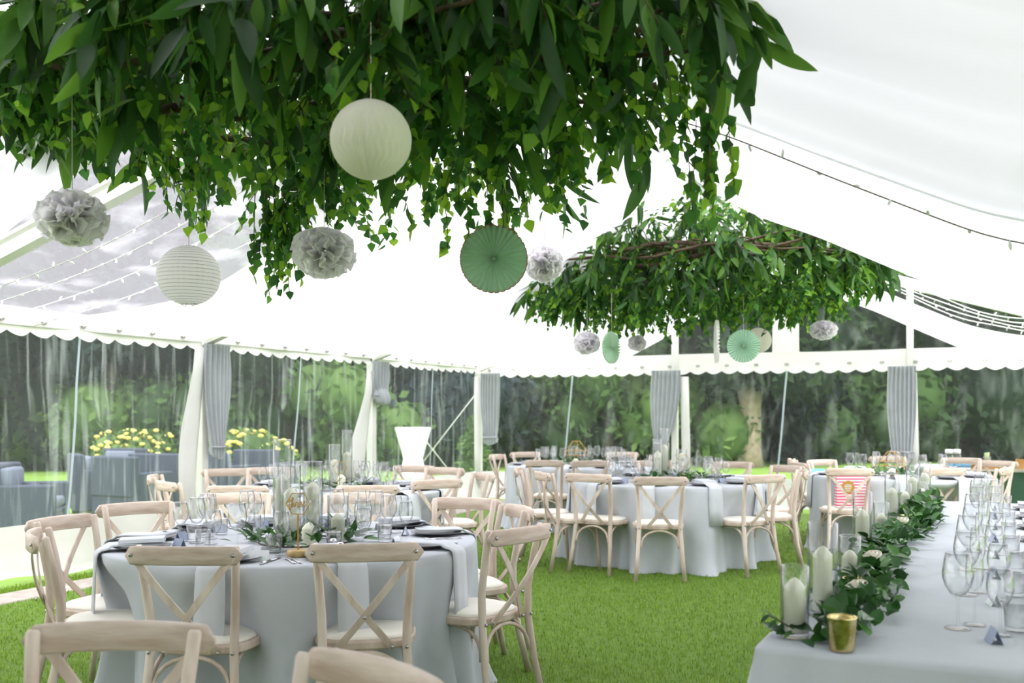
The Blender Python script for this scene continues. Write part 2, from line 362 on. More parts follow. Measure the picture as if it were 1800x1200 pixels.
# frame: posts, eave rails, rafters, ridge
fr = empty('trim_1', (XRIDGE, 6, 0)); fr['kind'] = 'structure'
def fpart(mb, name, m='frame', smooth=False):
    o = mb.build(name, M[m], fr, smooth); o.location = (-XRIDGE, -6, 0); return o
YP = [YB - 3.3*i for i in range(8)]
for y in YP:
    for x in (XL, XR): fpart(MB().box(x-.05,x+.05,y-.05,y+.05,-.02,ZE,.008), 'post')
    for sx in (-1,1):
        xe = XRIDGE+sx*4.95
        fpart(MB().tube([(xe,y,ZE-.02),(XRIDGE,y,ZR-.02)], 1, sec=[(-.05,-.075),(.05,-.075),(.05,-.045),(.022,-.03),(.022,.03),(.05,.045),(.05,.07),(-.05,.07),(-.05,.045),(-.022,.03),(-.022,-.03),(-.05,-.045)]), 'rafter')
for x in (XRIDGE-1.65, XRIDGE+1.65): fpart(MB().box(x-.045,x+.045,YB-.06,YB+.04,-.02,roof_z(x)-.08,.008), 'gable_post')
fpart(MB().box(XRIDGE-.04,XRIDGE+.04,YF,YB,ZR-.14,ZR-.06,.008), 'ridge_beam')
for x in (XL,XR): fpart(MB().box(x-.04,x+.04,YF,YB,ZE-.06,ZE+.04,.008), 'eave_beam')
# clear roof
for k, sx in enumerate((-1,1)):
    xe = XRIDGE+sx*5.05
    def rf(u,v,xe=xe): x = xe+(XRIDGE-xe)*v; return (x, YF+(YB-YF+.1)*u, roof_z(x)+.09+.012*math.sin(u*60)*math.sin(PI*v))
    o = MB().grid(rf, 60, 12).build('ceiling' if k == 0 else 'ceiling_right', M['pvc_roof']); o['kind'] = 'structure'
# gable: clear triangle, white middle strip, band
wb = empty('wall_back', ((XL+XR)/2, YB, 0)); wb['kind'] = 'structure'
def wpart(mb, name, m, root, smooth=True):
    o = mb.build(name, M[m], root, smooth); o.location = -root.location; return o
def tri(x0, x1, y): 
    return lambda u,v: (x0+(x1-x0)*u, y+.02*math.sin(u*9+v*5), 2.28+(roof_z(x0+(x1-x0)*u)+.02-2.28)*v)
for x0, x1 in ((XL+.3, XRIDGE-.21), (XRIDGE+.17, XR-.3)):
    wpart(MB().grid(tri(x0,x1,YB+.02), 24, 8), 'gable_pane', 'gable_pvc', wb)
wpart(MB().grid(tri(XRIDGE-.21,XRIDGE+.17,YB), 6, 8), 'gable_strip', 'white_pvc', wb)
# scalloped valances
def valance(p0, p1, z0, z1, name, root, nrm):
    p0 = Vector(p0); p1 = Vector(p1); L_ = (p1-p0).length; n = round(L_/.235); nu = n*8+1; nrm = Vector(nrm)
    def fn(u, v):
        s = abs(math.sin(PI*u*n)); z = z1+(z0-z1)*v - (.045*s*v if v > .7 else 0)
        q = p0+(p1-p0)*u + nrm*(.02+.012*math.sin(u*L_*3.1)+.01*math.sin(u*L_*7.7)+ (.025*math.sin(PI*u*n)**2 if v>.95 else 0))
        return (q.x, q.y, z + .006*math.sin(u*L_*2))
    wpart(MB().grid(fn, nu, 6), name, 'white_pvc', root)
    eb = MB(); m = int(L_/.42)
    for i in range(m):
        q = p0+(p1-p0)*((i+.5)/m)+nrm*.055; tdir = (p1-p0).normalized()
        eb.tube([q+tdir*(.026*math.cos(a))+Vector((0,0,z0+.085+.012*math.sin(a))) for a in [2*PI*j/10 for j in range(11)]], .006, 5, up=nrm)
    o = wpart(eb, 'eyelets', 'eyelet', root); o['kind'] = 'stuff'
wl = empty('wall_left', (XL, 6, 0)); wl['kind'] = 'structure'
valance((XL,YF,0),(XL,YB,0), 2.10, 2.30, 'valance', wl, (1,0,0))
valance((XL,YB,0),(XR,YB,0), 2.035, 2.30, 'valance', wb, (0,-1,0))
wr = empty('wall_right', (XR, 6, 0)); wr['kind'] = 'structure'
valance((XR,YF,0),(XR,YB,0), 2.10, 2.30, 'valance', wr, (-1,0,0))
# white skirts at the foot of the walls, rumpled
def skirt(p0, p1, nrm, root):
    p0 = Vector(p0); p1 = Vector(p1); nrm = Vector(nrm); L_ = (p1-p0).length
    def fn(u, v):
        z = .47*(1-v) if v < .9 else .03
        b = .015*math.sin(u*L_*4.3)+.02*math.sin(u*L_*1.7+1)*v
        if v > .5: b += (v-.5)*(.16+.07*math.sin(u*L_*2.9)+.05*math.sin(u*L_*7))
        q = p0+(p1-p0)*u+nrm*(b+.02); return (q.x,q.y,z + (.02*math.sin(u*L_*5) if v>.8 else 0))
    wpart(MB().grid(fn, int(L_*14), 11), 'skirt', 'white_pvc', root)
skirt((XL,YF,0),(XL,YB,0),(1,0,0),wl); skirt((XL,YB,0),(XR,YB,0),(0,-1,0),wb); skirt((XR,YF,0),(XR,YB,0),(-1,0,0),wr)
# clear sheets, one per bay
def sheet(name, p0, p1, nrm, z1, welds=(.5,)):
    p0 = Vector(p0); p1 = Vector(p1); nrm = Vector(nrm); L_ = (p1-p0).length; c = (p0+p1)/2; d = (p1-p0)
    ph = random.random()*6
    def off(u,v): return (.035*math.sin(u*L_*2.2+ph)+.018*math.sin(u*L_*9+ph*2+v*2))*math.sin(PI*min(1,v*1.3+.05))
    def fn(u,v): q = d*(u-.5)+nrm*off(u,v); return (q.x,q.y,.44+(z1-.44)*v)
    o = MB().grid(fn, 48, 16).build(name, M['pvc_back' if abs(nrm.y) > .5 else 'pvc'], None, True, c); o['kind'] = 'structure'
    for w in welds:
        def wf(u,v,w=w):
            uu = w + (u-.5)*.013/L_*2 - .045*(1-v); q = d*(uu-.5)+nrm*(off(uu,v)+.006); return (q.x,q.y,.44+(z1-.44)*v)
        MB().grid(wf, 3, 12).build('weld_seam', M['weld'], o)
k = 1
for i in range(7):
    y1, y0 = YP[i], YP[i+1]
    sheet('window_%d'%k, (XL,y0,0),(XL,y1,0),(1,0,0),2.12,(.52,)); k += 1
    sheet('window_%d'%k, (XR,y0,0),(XR,y1,0),(-1,0,0),2.12); k += 1
for i in range(3):
    x0 = XL+3.3*i; sheet('window_%d'%k, (x0,YB,0),(x0+3.3,YB,0),(0,-1,0),2.05,(.5,)); k += 1

wf = MB().add([(XL,YF,0),(XR,YF,0),(XR,YF,2.3),(XRIDGE,YF,ZR),(XL,YF,2.3)],[(0,1,2,3,4)]).build('wall_front', mat('dimming_front_wall', (.10,.10,.11), .9), None, False); wf['kind'] = 'structure'  # unseen wall behind the camera, made dark to cut frontal light
# white flaps that hang loose beside the posts (rolled edge of the clear sheets)
def flap(rows, X=None, Y=None, label=''):
    pts = []
    for (xa, xb, y) in rows: pts.append((wall_pt(xa,y,X,Y), wall_pt(xb,y,X,Y)))
    nrm = Vector((.07,0,0)) if X is not None else Vector((0,-.07,0))
    rings = []
    for i,(a,b) in enumerate(pts):
        rings.append([tuple(a+(b-a)*u + nrm*(1+.45*math.sin(u*PI)+.2*math.sin(i*1.3+u*3))) for u in (0,.2,.4,.6,.8,1)])
    o = MB().loft(rings, cap=False, closed=False).build('wall_flap', M['white_pvc'])
    md = o.modifiers.new('s','SOLIDIFY'); md.thickness = .008
    return tag(o, label, 'tent flap')
flap([(333,357,612),(328,350,650),(319,345,700),(311,339,750),(306,334,800),(304,333,850),(306,336,900),(312,342,945)], X=XL, label='white curving wall flap left of the first grey curtain on left wall')
flap([(637,652,652),(632,648,690),(622,642,730),(612,636,770),(606,631,810),(604,628,850)], X=XL, label='white curving wall flap left of the short knotted grey curtain')
flap([(1198,1212,662),(1200,1213,720),(1201,1215,790),(1200,1216,850)], Y=YB, label='white wall flap right of the curtain behind the middle round table')
flap([(1596,1611,655),(1598,1613,720),(1599,1615,790),(1600,1616,850)], Y=YB, label='white wall flap right of the curtain on the right of the back wall')
flap([(838,846,662),(838,847,720),(838,848,790),(838,848,850)], Y=YB-.02, label='white wall flap in the back left corner of the tent')

# grey curtains gathered at the posts
def curtain(cx, wtop, wbot, ztop, zbot, base, along, nrm, label, knot=False, lean=0):
    a = Vector(along); nm = Vector(nrm); b = Vector(base)
    def fn(u, v):
        wv = wtop + (wbot-wtop)*(v**2.2) + .10*wtop*math.sin(PI*v)
        if v > .93: wv *= 1.25
        q = b + a*((u-.5)*wv + lean*v*v) + nm*(.09 + .028*math.sin(u*2*PI*7+math.sin(v*4))*(1-.3*v) + .05*math.sin(PI*u))
        z = ztop+(zbot-ztop)*v - (.05*math.sin(PI*u)*v)
        return tuple(q - b) [:2] + (z,)
    root = empty('curtain', b); tag(root, label, 'curtain')
    MB().grid(fn, 71, 22).build('drape', M['curtain'], root)
    # heading tape
    def hd(u,v): q = a*((u-.5)*wtop*1.02)+nm*(.10+.03*math.sin(u*2*PI*7)); return (q.x,q.y,ztop+.01-.035*v)
    MB().grid(hd, 61, 2).build('heading_tape', M['curtain'], root)
    q = a*lean*.86
    MB().tube([tuple(q+a*(wbot*.62*math.cos(t))+nm*(.11+.06*math.sin(t))+Vector((0,0,ztop+(zbot-ztop)*.93))) for t in [2*PI*j/14 for j in range(15)]], .012, 6).build('tieback', M['curtain'], root)
    if knot:
        def kn(u,v): 
            ph = v*PI; rr = wtop*.40*math.sin(ph)**.7*(1+.12*math.sin(u*2*PI*6+v*3)); return tuple(a*(rr*math.cos(2*PI*u)) + nm*(.11+.55*rr*math.sin(2*PI*u)))[:2] + (zbot+.03+.12*math.cos(ph)-.05*math.sin(2*PI*u)*math.sin(ph),)
        MB().grid(kn, 36, 12, True).build('knot', M['curtain'], root)
curtain(0,.40,.14,2.12,.98,(XL+.02,8.26,0),(0,1,0),(1,0,0),'first grey gathered curtain on the left wall, tied low at its post')
curtain(0,.42,.30,2.10,1.62,(XL+.02,11.50,0),(0,1,0),(1,0,0),'short grey curtain bundled into a knot on the left wall',True)
curtain(0,.34,.20,2.06,.95,(XL+.27,YB-.03,0),(1,0,0),(0,-1,0),'grey gathered curtain in the back left corner of the tent')
curtain(0,.44,.14,2.05,.88,(XRIDGE-1.76,YB-.03,0),(1,0,0),(0,-1,0),'grey gathered curtain at the post behind the middle round table',False,-.10)
curtain(0,.36,.24,2.05,.80,(XRIDGE+1.55,YB-.03,0),(1,0,0),(0,-1,0),'grey gathered curtain on the back wall behind the right round table')

# voile linings slung between ridge and eaves
KX = [0,.33,.75,1.2,1.7,2.35,2.8,3.6,4.3,4.95]; KZ = [3.56,3.28,3.02,2.84,2.58,2.26,2.15,2.10,2.15,2.24]
def lin_z(off): return float(np.interp(off, KX, KZ))
KF = np.linspace(0,4.95,60); KS = np.interp(KF, KX, KZ)
for _ in range(3): KS[1:-1] = (KS[:-2]+KS[1:-1]*2+KS[2:])/4
def lz(off): return float(np.interp(abs(off), KF, KS))
lin_no = [0]
def lining(sx, y0, y1, label, raise_=0.18, ye0=None, mk='lining'):
    """y0,y1 edges; fabric bellies up a little between its hanging edges, with long folds along the slope"""
    ph = random.random()*6
    def fn(u, v):
        off = 4.86*v
        a0 = y0 if ye0 is None else y0+(ye0-y0)*v
        y = a0+(y1-a0)*u + .05*math.sin(v*5+ph)*(u-.5)
        rz_ = roof_z(XRIDGE+off)-.04; e = lz(off)
        belly = math.sin(PI*u)**.8*raise_
        fold = .022*math.sin(u*2*PI*4+ph+1.5*math.sin(v*3)) + .012*math.sin(u*2*PI*9+ph*2+v*2)
        z = min(rz_, e + belly*(rz_-e) + fold*math.sin(PI*min(1,v+.1)))
        return (XRIDGE+sx*off, y, z)
    o = MB().grid(fn, 60, 50).build('voile_lining', M[mk])
    tag(o, label, 'ceiling drape', 'white ceiling drapes')
lining(1, 1.2, 4.95, 'nearest white ceiling drape at the upper right, above the long table', mk='lining_shaded')
lining(1, 4.75, 8.3, 'second white ceiling drape on the right, its edge crossing the far foliage')
lining(1, 11.3, 14.55, 'far right white ceiling drape hanging before the gable window')
lining(-1, .2, 3.6, 'nearest white ceiling drape on the left, behind the big foliage')
lining(-1, 5.35, 8.4, 'wide white ceiling drape on the left above the paper lantern')
lining(-1, 8.25, 11.6, 'third white ceiling drape on the left beyond the hanging fan')
lining(-1, 11.45, 14.55, 'far left white ceiling drape ending at the gable window')

lining(1, -4.9, 1.6, 'unseen grey ceiling drape on the right above the camera, darkened to cut light', mk='lining_dimming'); lining(-1, -4.9, .5, 'unseen grey ceiling drape on the left above the camera, darkened to cut light', mk='lining_dimming')
# fairy lights
def fairy(fnp, n, label, mc='string', spacing=.16, rad=.004):
    pts = [Vector(fnp(i/n)) for i in range(n+1)]
    root = empty('fairy_light_string', pts[0]); tag(root, label, 'fairy lights', 'fairy light strings')
    MB().tube([p-pts[0] for p in pts], rad, 5).build('cable', M[mc], root)
    bm = MB(); L_ = sum((pts[i+1]-pts[i]).length for i in range(n)); m = int(L_/spacing)
    for i in range(m):
        t = (i+.5)/m; q = Vector(fnp(t))-pts[0]; dd = Vector((random.uniform(-.4,.4),random.uniform(-1,1),random.uniform(-1,.5))).normalized()
        bm.tube([q, q+dd*.018, q+dd*.034, q+dd*.042], [.005,.008,.007,.002], 6)
    o = bm.build('bulbs', M['bulb'], root); o['kind'] = 'stuff'
nm_ = ['first','second','third','fourth']
for i, y in enumerate((4.98,5.25,5.6,6.0)):
    fairy(lambda t,y=y: (XL+.12+4.8*t, y+.05*math.sin(t*9+y), roof_z(XL+.12+4.8*t)-.10-.16*math.sin(PI*t)), 40, nm_[i]+' fairy light string from the roof beam under the left clear roof panel')
fairy(lambda t: (XRIDGE+.4+4.4*t, 4.9+.03*math.sin(t*12), lz(.4+4.4*t)-.05-.03*math.sin(PI*t)), 50, 'dark fairy light string sweeping across the upper right drape', 'darkstring', .17)
for i, y in enumerate((11.22,11.12,11.0,10.9)):
    fairy(lambda t,y=y,i=i: (XRIDGE+.5+4.4*t, y, lz(.5+4.4*t)+.09+.03*i+.01*math.sin(t*30+i)), 50, nm_[i]+' of the fairy light strings along the far right drape edge, counted from the back', 'bulb', .14, .006)

# ============================================================ OUTSIDE
random.seed(11)
def blob_points(cs, n):
    pts = np.empty((n,3)); w = np.array([c[3]**2 for c in cs]); idx = RNG.choice(len(cs), n, p=w/w.sum())
    C_ = np.array(cs)[idx]; d = RNG.normal(size=(n,3)); d /= np.linalg.norm(d,axis=1)[:,None]
    return C_[:,:3]+d*C_[:,3:4]*RNG.uniform(.82,1.12,(n,1)), d
def crown_mesh(name, cs, n, size, mt):
    p, d = blob_points(cs, n); a = RNG.normal(size=(n,3)); a = a+d*.3; a /= np.linalg.norm(a,axis=1)[:,None]
    b = np.cross(a, RNG.normal(size=(n,3))); b /= np.linalg.norm(b,axis=1)[:,None]; s = size*RNG.uniform(.6,1.4,(n,1))
    V = np.stack([p-a*s, p+b*s*.45, p+a*s, p-b*s*.45],1)
    # top light put into the leaf tint, graded by upward facing
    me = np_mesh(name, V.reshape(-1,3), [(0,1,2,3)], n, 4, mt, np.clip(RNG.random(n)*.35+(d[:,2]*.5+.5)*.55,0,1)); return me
def core_mesh(cs, mt):
    mb = MB()
    for c in cs:
        rr = c[3]*.84
        mb.lathe([(rr*math.sin(t)+.001, -rr*math.cos(t)) for t in [PI*i/7 for i in range(8)]], 10, c[:3])
    return mb.mesh('inner_foliage', mt)
protos = {}
for nm, mt, R_, H_ in (('round',None,2.6,7.5),('tall',None,2.0,9.5),('wide',None,3.4,8.0)):
    cs = []
    for i in range(16 if nm != 'tall' else 18):
        a = random.random()*2*PI; z = random.uniform(.22,.9)*H_; w = R_*(1-.35*abs(z/H_-.45)*2)
        q = random.uniform(.2,.75)*w; cs.append((q*math.cos(a), q*math.sin(a), z, random.uniform(.38,.6)*w))
    protos[nm] = cs
MESHC = {}
def tree(kind, mk, px, d, s, label, trunk_r=.22, group='trees beyond the tent', zs=1):
    key = (kind, mk)
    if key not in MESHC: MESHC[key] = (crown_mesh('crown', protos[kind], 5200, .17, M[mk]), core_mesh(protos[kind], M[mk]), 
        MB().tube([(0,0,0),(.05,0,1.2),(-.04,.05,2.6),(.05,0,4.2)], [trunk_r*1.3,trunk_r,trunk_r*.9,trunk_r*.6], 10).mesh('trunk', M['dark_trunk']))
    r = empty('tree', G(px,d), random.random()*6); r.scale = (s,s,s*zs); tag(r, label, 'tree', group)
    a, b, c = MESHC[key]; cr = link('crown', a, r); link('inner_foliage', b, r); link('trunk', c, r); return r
TL = [ # kind, mat, px, depth, scale, label
 ('wide','tree_blue',-160,26,1.0,'blue-green tree at the far left beyond the tent wall'),
 ('round','tree_dark',-20,24,1.0,'dark tree seen left of the first weld seam of the left wall'),
 ('wide','tree_mid',75,30,1.15,'mid green tree behind the grey armchairs at far left'),
 ('tall','tree_blue',190,25,.95,'tall bluish tree behind the left yellow azalea'),
 ('round','tree_blue',300,27,1.15,'bluish tree seen beside the first white wall flap'),
 ('wide','tree_blue',400,30,1.0,'bluish tree behind the first grey curtain'),
 ('round','tree_mid',500,27,1.1,'mid green tree above the tall glass cylinder of the nearest round table'),
 ('wide','tree_mid',590,31,1.05,'mid green tree left of the knotted grey curtain'),
 ('tall','tree_blue',680,27,1.0,'tall dark tree behind the knotted grey curtain'),
 ('round','tree_blue',770,29,1.1,'dark blue-green tree between poseur table and corner curtain'),
 ('wide','tree_mid',880,33,1.1,'mid green tree behind the back left corner'),
 ('round','tree_dark',960,31,1.1,'dark tree behind the farthest round table, left part'),
 ('round','tree_light',1070,28,.85,'light green tree behind the farthest round table, right part'),
 ('wide','tree_light',1170,33,1.05,'light green tree behind the second back wall curtain'),
 ('round','tree_mid',1255,34,1.2,'mid green tree left of the pale trunk'),
 ('wide','tree_dark',1420,33,1.1,'dark tree right of the pale trunk'),
 ('round','tree_mid',1510,35,1.35,'mid green tree left of the right back wall curtain'),
 ('tall','tree_dark',1580,30,1.0,'tall dark tree behind the right back wall curtain'),
 ('wide','tree_dark',1690,31,1.1,'dark tree behind the two water bottles'),
 ('round','tree_mid',1790,34,1.3,'mid green tree at the right edge of the picture'),
 ('wide','tree_dark',1300,38,1.2,'dark tree directly behind the pale forking trunk'),
 ('wide','tree_dark',1900,32,1.2,'dark tree past the right edge, partly hidden')]
for t_ in TL: tree(*t_)
# the tree with the pale trunk
tr = empty('tree', G(1318,27)); tag(tr, 'tree with a pale thick forking trunk seen through the back wall', 'tree', 'trees beyond the tent')
tb = MB().tube([(0,0,-.05),(0,0,.5),(.02,0,1.5),(0,0,2.2)], [.38,.30,.28,.36], 12)
tb.tube([(0,0,1.7),(-.25,0,2.5),(-.55,.1,3.4),(-1.0,.1,4.5)], [.26,.2,.15,.1], 9); tb.tube([(.05,0,1.7),(.3,0,2.5),(.75,.1,3.4),(1.2,-.1,4.4)], [.24,.2,.14,.1], 9)
tb.build('trunk', M['trunk'], tr)
cs = [(random.uniform(-2.2,2.2), random.uniform(-1.2,1.6), random.uniform(3.3,6.5), random.uniform(.8,1.4)) for _ in range(18)]+[(random.uniform(-1.9,1.9), random.uniform(-.9,1.6), random.uniform(2.3,3.0), .7) for _ in range(14)]
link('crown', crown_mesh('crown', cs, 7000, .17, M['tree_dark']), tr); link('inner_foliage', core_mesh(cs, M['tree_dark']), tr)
# hedge line and shrubs
sc_cs = [[(random.uniform(-.9,.9),random.uniform(-.6,.6),random.uniform(.3,1.0),random.uniform(.4,.65)) for _ in range(12)] for _ in range(2)]
def shrub(px, d, s, mk, label, v=0, cat='shrub', name='shrub', sz=.09, group='shrubs beyond the tent'):
    key = ('s', v, mk)
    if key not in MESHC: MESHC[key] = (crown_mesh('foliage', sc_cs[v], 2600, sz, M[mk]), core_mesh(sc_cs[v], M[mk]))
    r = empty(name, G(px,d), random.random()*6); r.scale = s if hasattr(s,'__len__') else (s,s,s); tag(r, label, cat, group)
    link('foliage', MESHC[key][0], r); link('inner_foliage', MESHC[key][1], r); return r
desc = ['at far left behind the armchairs','left of the leftmost weld seam','behind the left yellow azalea','right of the left yellow azalea','behind the first grey curtain','behind the right yellow azalea',
 'above the tall glass cylinders','left of the knotted curtain','right of the white poseur table','at the back left corner','behind the farthest table, left','behind the farthest table, right','left of the pale trunk',
 'left of the right curtain','behind the right curtain','behind the water bottles','behind the straws cup','at the right edge of the view']
for i, dx in enumerate(desc):
    px = -80+i*108 + (95 if i > 12 else 0) + (-38 if i == 12 else 0) + (-40 if i==7 else 0); s = random.uniform(1.5,2.2)
    shrub(px, 25.5+random.uniform(0,3)+(3 if i > 8 else 0), s, ('tree_mid','tree_blue','tree_dark','tree_mid','tree_light')[i*7%5], 'loose green shrub '+dx, i%2)
for px, d, lb in ((238,19,'yellow flowering azalea behind the grey armchairs, left one'),(440,19.5,'yellow flowering azalea seen between the first curtain and the tall glass cylinder')):
    r = shrub(px, d, (.72,.72,.72), 'tree_light', lb, 0, 'azalea bush', 'azalea_bush', .06, 'yellow azaleas')
    pts = MB(); 
    for c in sc_cs[0]:
        for _ in range(14):
            a = random.random()*2*PI; e = random.uniform(.15,1.2); q = Vector((math.cos(a)*math.cos(e),math.sin(a)*math.cos(e),math.sin(e)))*c[3]*1.08+Vector(c[:3])
            pts.lathe([(.001,.05),(.06,.035),(.085,0),(.06,-.03),(.001,-.045)], 6, q)
    o = pts.build('flower_clusters', M['yellow'], r); o['kind'] = 'stuff'
# cloud-pruned conifer
r = empty('conifer', G(833,21)); tag(r, 'small light green conifer in rounded tiers beside the corner post', 'conifer')
MB().tube([(0,0,-.03),(0,0,1.3)], .04, 8).build('trunk', M['trunk'], r)
cs = [(0,0,1.22,.14),(.02,0,1.0,.19),(-.1,0,.75,.24),(.12,0,.55,.26),(-.1,.05,.3,.3),(.1,0,.15,.3)]
link('foliage', crown_mesh('foliage', cs, 2600, .05, M['tree_light']), r); link('inner_foliage', core_mesh(cs, M['tree_light']), r)
# cube armchairs
r = empty('garden_armchair', (0,0,0))
MB().box(-.38,.38,-.36,.38,.04,.34,.02).build('base', M['rattan'], r, False)
MB().box(-.38,.38,.24,.40,.30,.84,.02).build('backrest', M['rattan'], r, False)
for sx in (-1,1): MB().box(min(sx*.38,sx*.26),max(sx*.38,sx*.26),-.36,.26,.30,.62,.02).build('armrest', M['rattan'], r, False)
MB().box(-.25,.25,-.34,.23,.34,.46,.03).build('seat_cushion', M['cushion'], r); MB().box(-.25,.25,.10,.25,.46,.80,.03).build('back_cushion', M['cushion'], r)
for sx in (-1,1):
    for sy in (-1,1): MB().box(sx*.33-.03,sx*.33+.03,sy*.31-.03,sy*.31+.03,-.03,.05).build('foot', M['rattan'], r, False)
register(r)
GA = [(-10,11.3,1.2,'dark grey cube armchair cut by the left edge of the picture'),(50,11.3,2.2,'dark grey cube armchair with pale cushion outside, second from the left'),
 (176,14.3,2.5,'dark grey cube armchair left of the yellow azalea'),(235,13.6,3.1,'dark grey cube armchair before the left yellow azalea'),(292,14.6,3.4,'dark grey cube armchair just left of the white wall flap'),
 (200,16.2,.2,'dark grey cube armchair behind the group left of the azalea'),(402,15.6,2.8,'dark grey cube armchair seen beneath the first grey curtain'),(468,16.2,3.3,'dark grey cube armchair before the right azalea')]
for i, (px,d,rz,lb) in enumerate(GA):
    q = G(px,d)
    o = r if i == 0 else copy_tree(r, q, rz); o.location = q; o.rotation_euler = (0,0,rz); tag(o, lb, 'garden armchair', 'grey armchairs on the lawn outside')
# poseur table with stretch cover
r = empty('poseur_table', G(726,22.5)); tag(r, 'tall white cloth-covered poseur table standing outside on the lawn', 'table')
MB().lathe([(.40,1.10),(.405,1.085),(.36,.9),(.27,.6),(.22,.4),(.27,.15),(.35,0),(.36,-.03)], 28).build('stretch_cover', M['spandex'], r)
MB().lathe([(.001,1.105),(.38,1.105),(.40,1.095)], 28).build('table_top', M['spandex'], r)
# guy ropes outside near the corner
for a, b, lb in ((P(838,690,17.2),P(700,868,19),'pale guy rope running down left outside the corner post'),(P(745,770,17.6),P(822,868,19),'pale guy rope crossing low outside the corner bay')):
    o = MB().tube([(0,0,0), tuple(b-a)], .009, 6).build('guy_rope', M['string'], None, True, a); tag(o, lb, 'rope')

# ============================================================ CROSS-BACK CHAIR
def make_chair():
    root = empty('crossback_chair', (0,0,0))
    def outline(s, z, n=28):
        out = []
        for i in range(n):
            a = 2*PI*i/n; c, sn = math.cos(a), math.sin(a)
            x = math.copysign(abs(c)**.62, c)*.218*s; y = math.copysign(abs(sn)**.62, sn)*.205*s
            out.append((x*(1+.35*y), y, z))
        return out
    MB().loft([outline(.97,.425), outline(1,.432), outline(1,.455), outline(.975,.462)]).build('seat', M['wood'], root, False)
    MB().loft([outline(.90,.461), outline(.91,.468), outline(.82,.480), outline(.5,.486), outline(.1,.487)]).build('seat_pad', M['pad'], root)
    for sx in (-1,1):
        MB().tube([(sx*.205,-.285,0),(sx*.185,-.235,.22),(sx*.172,-.205,.44),(sx*.176,-.205,.58),(sx*.188,-.235,.75),(sx*.197,-.262,.868),(sx*.197,-.264,.876)], [.0165,.018,.019,.0185,.0175,.017,.012], 10).build('leg', M['wood'], root)
        MB().tube([(sx*.185,.185,0),(sx*.182,.170,.22),(sx*.178,.155,.43)], [.0135,.016,.018], 10).build('leg', M['wood'], root)
    # curved top rail behind the posts
    rings = []; hw = .237
    for i in range(21):
        u = -1+2*i/20; x = hw*u; y = -.292-.045*(1-u*u); e = math.sqrt(max(0,1-max(0,(abs(u)-.86)/.14)**2)) if abs(u)>.86 else 1
        h = .037*max(e,.15); zc = .842 + .004*(1-u*u); t = .0115*max(e,.5)
        nx = -.38*u*.045*2/.0 if False else 0
        tn = Vector((1, .09*u/hw*.237*1.0, 0)).normalized(); nn = Vector((-tn.y, tn.x, 0))
        sec = [(-t,-h*.8),(-t*.6,-h),(t*.6,-h),(t,-h*.8),(t,h*.8),(t*.6,h),(-t*.6,h),(-t,h*.8)]
        rings.append([(x+nn.x*a, y+nn.y*a, zc+b) for a,b in sec])
    MB().loft(rings).build('top_rail', M['railwood'], root)
    for sx in (-1,1):
        pts = []
        for i in range(9):
            t = i/8; x = sx*(.207-(.207+.112)*t); z = .846-(.846-.437)*t
            y = -.312 + .098*t - .030*math.sin(PI*t) - (.004 if sx > 0 else -.004)
            if i == 0: y = -.310
            pts.append((x,y,z))
        MB().tube(pts, 1, sec=[(-.014,-.004),(.014,-.004),(.014,.004),(-.014,.004)], up=(0,1,0)).build('cross_slat', M['wood'], root, False)
    # bentwood arches under the seat
    def arch(a, b, inn):
        a = Vector(a); b = Vector(b); inn = Vector(inn); pts = []
        for i in range(13):
            t = PI*i/12; q = a+(b-a)*(.5-.5*math.cos(t))
            pts.append((q.x+inn.x*math.sin(t), q.y+inn.y*math.sin(t), .27+.146*math.sin(t)**.8))
        MB().tube(pts, .0095, 8).build('arched_brace', M['wood'], root)
    arch((-.160,-.225,0),(.160,-.225,0),(0,.03,0)); arch((-.158,.165,0),(.158,.165,0),(0,-.01,0))
    arch((-.180,-.205,0),(-.180,.145,0),(.02,0,0)); arch((.180,-.205,0),(.180,.145,0),(-.02,0,0))
    b = MB()
    for (x,y,z) in ((-.207,-.316,.846),(.207,-.316,.846),(0.0,-.303,.58),(-.112,-.221,.44),(.112,-.221,.44),(-.172,-.226,.44),(.172,-.226,.44)):
        b.tube([(x,y+.002,z),(x,y-.005,z),(x,y-.007,z)], [.0075,.0075,.004], 10)
    b.build('bolts', M['bolt'], root)['kind'] = 'stuff'
    register(root); return root
chair0 = make_chair(); chair_used = [False]
CH = []
def chair(px, d, face, label, group, ytop=None):
    """px,d of the top rail; face = direction the sitter looks (right, forward)"""
    rr = (px-900)/FPX*d; fx, fy = face; l = math.hypot(fx,fy); fx /= l; fy /= l
    q = W(rr+fx*.30, d+fy*.30); wv = W(fx,fy); rz = math.atan2(wv.y, wv.x)-PI/2
    o = chair0 if not chair_used[0] else copy_tree(chair0, q, rz); chair_used[0] = True
    o.location = q; o.rotation_euler = (0,0,rz); tag(o, label, 'chair', group); CH.append((q.x,q.y)); return o
T3 = (-1.107,5.07); T4 = (-1.53,8.40); T2 = (1.492,9.60); T5 = (.86,12.5); T6 = (4.08,10.5)
def toward(px, d, T): rr = (px-900)/FPX*d; return (T[0]-rr, T[1]-d)
g3 = 'crossback chairs round the nearest table'; g4 = 'crossback chairs round the left rear table'; g2 = 'crossback chairs round the middle table'
g5 = 'crossback chairs round the farthest table'; g6 = 'crossback chairs round the right table'; g0 = 'crossback chairs in the foreground'
chair(211,2.46,(0,-1),'blurred chair at the bottom left corner, turned to face the camera',g0)
chair(655,2.08,(-.70,-.72),'blurred chair cut off at the bottom centre, turned half away',g0)
seats = {3:[],4:[],2:[],5:[],6:[]}
def rc(k, T, px, d, label, group, face=None):
    seats[k].append(math.atan2(d-T[1], (px-900)/FPX*d-T[0])); chair(px, d, face or toward(px,d,T), label, group)
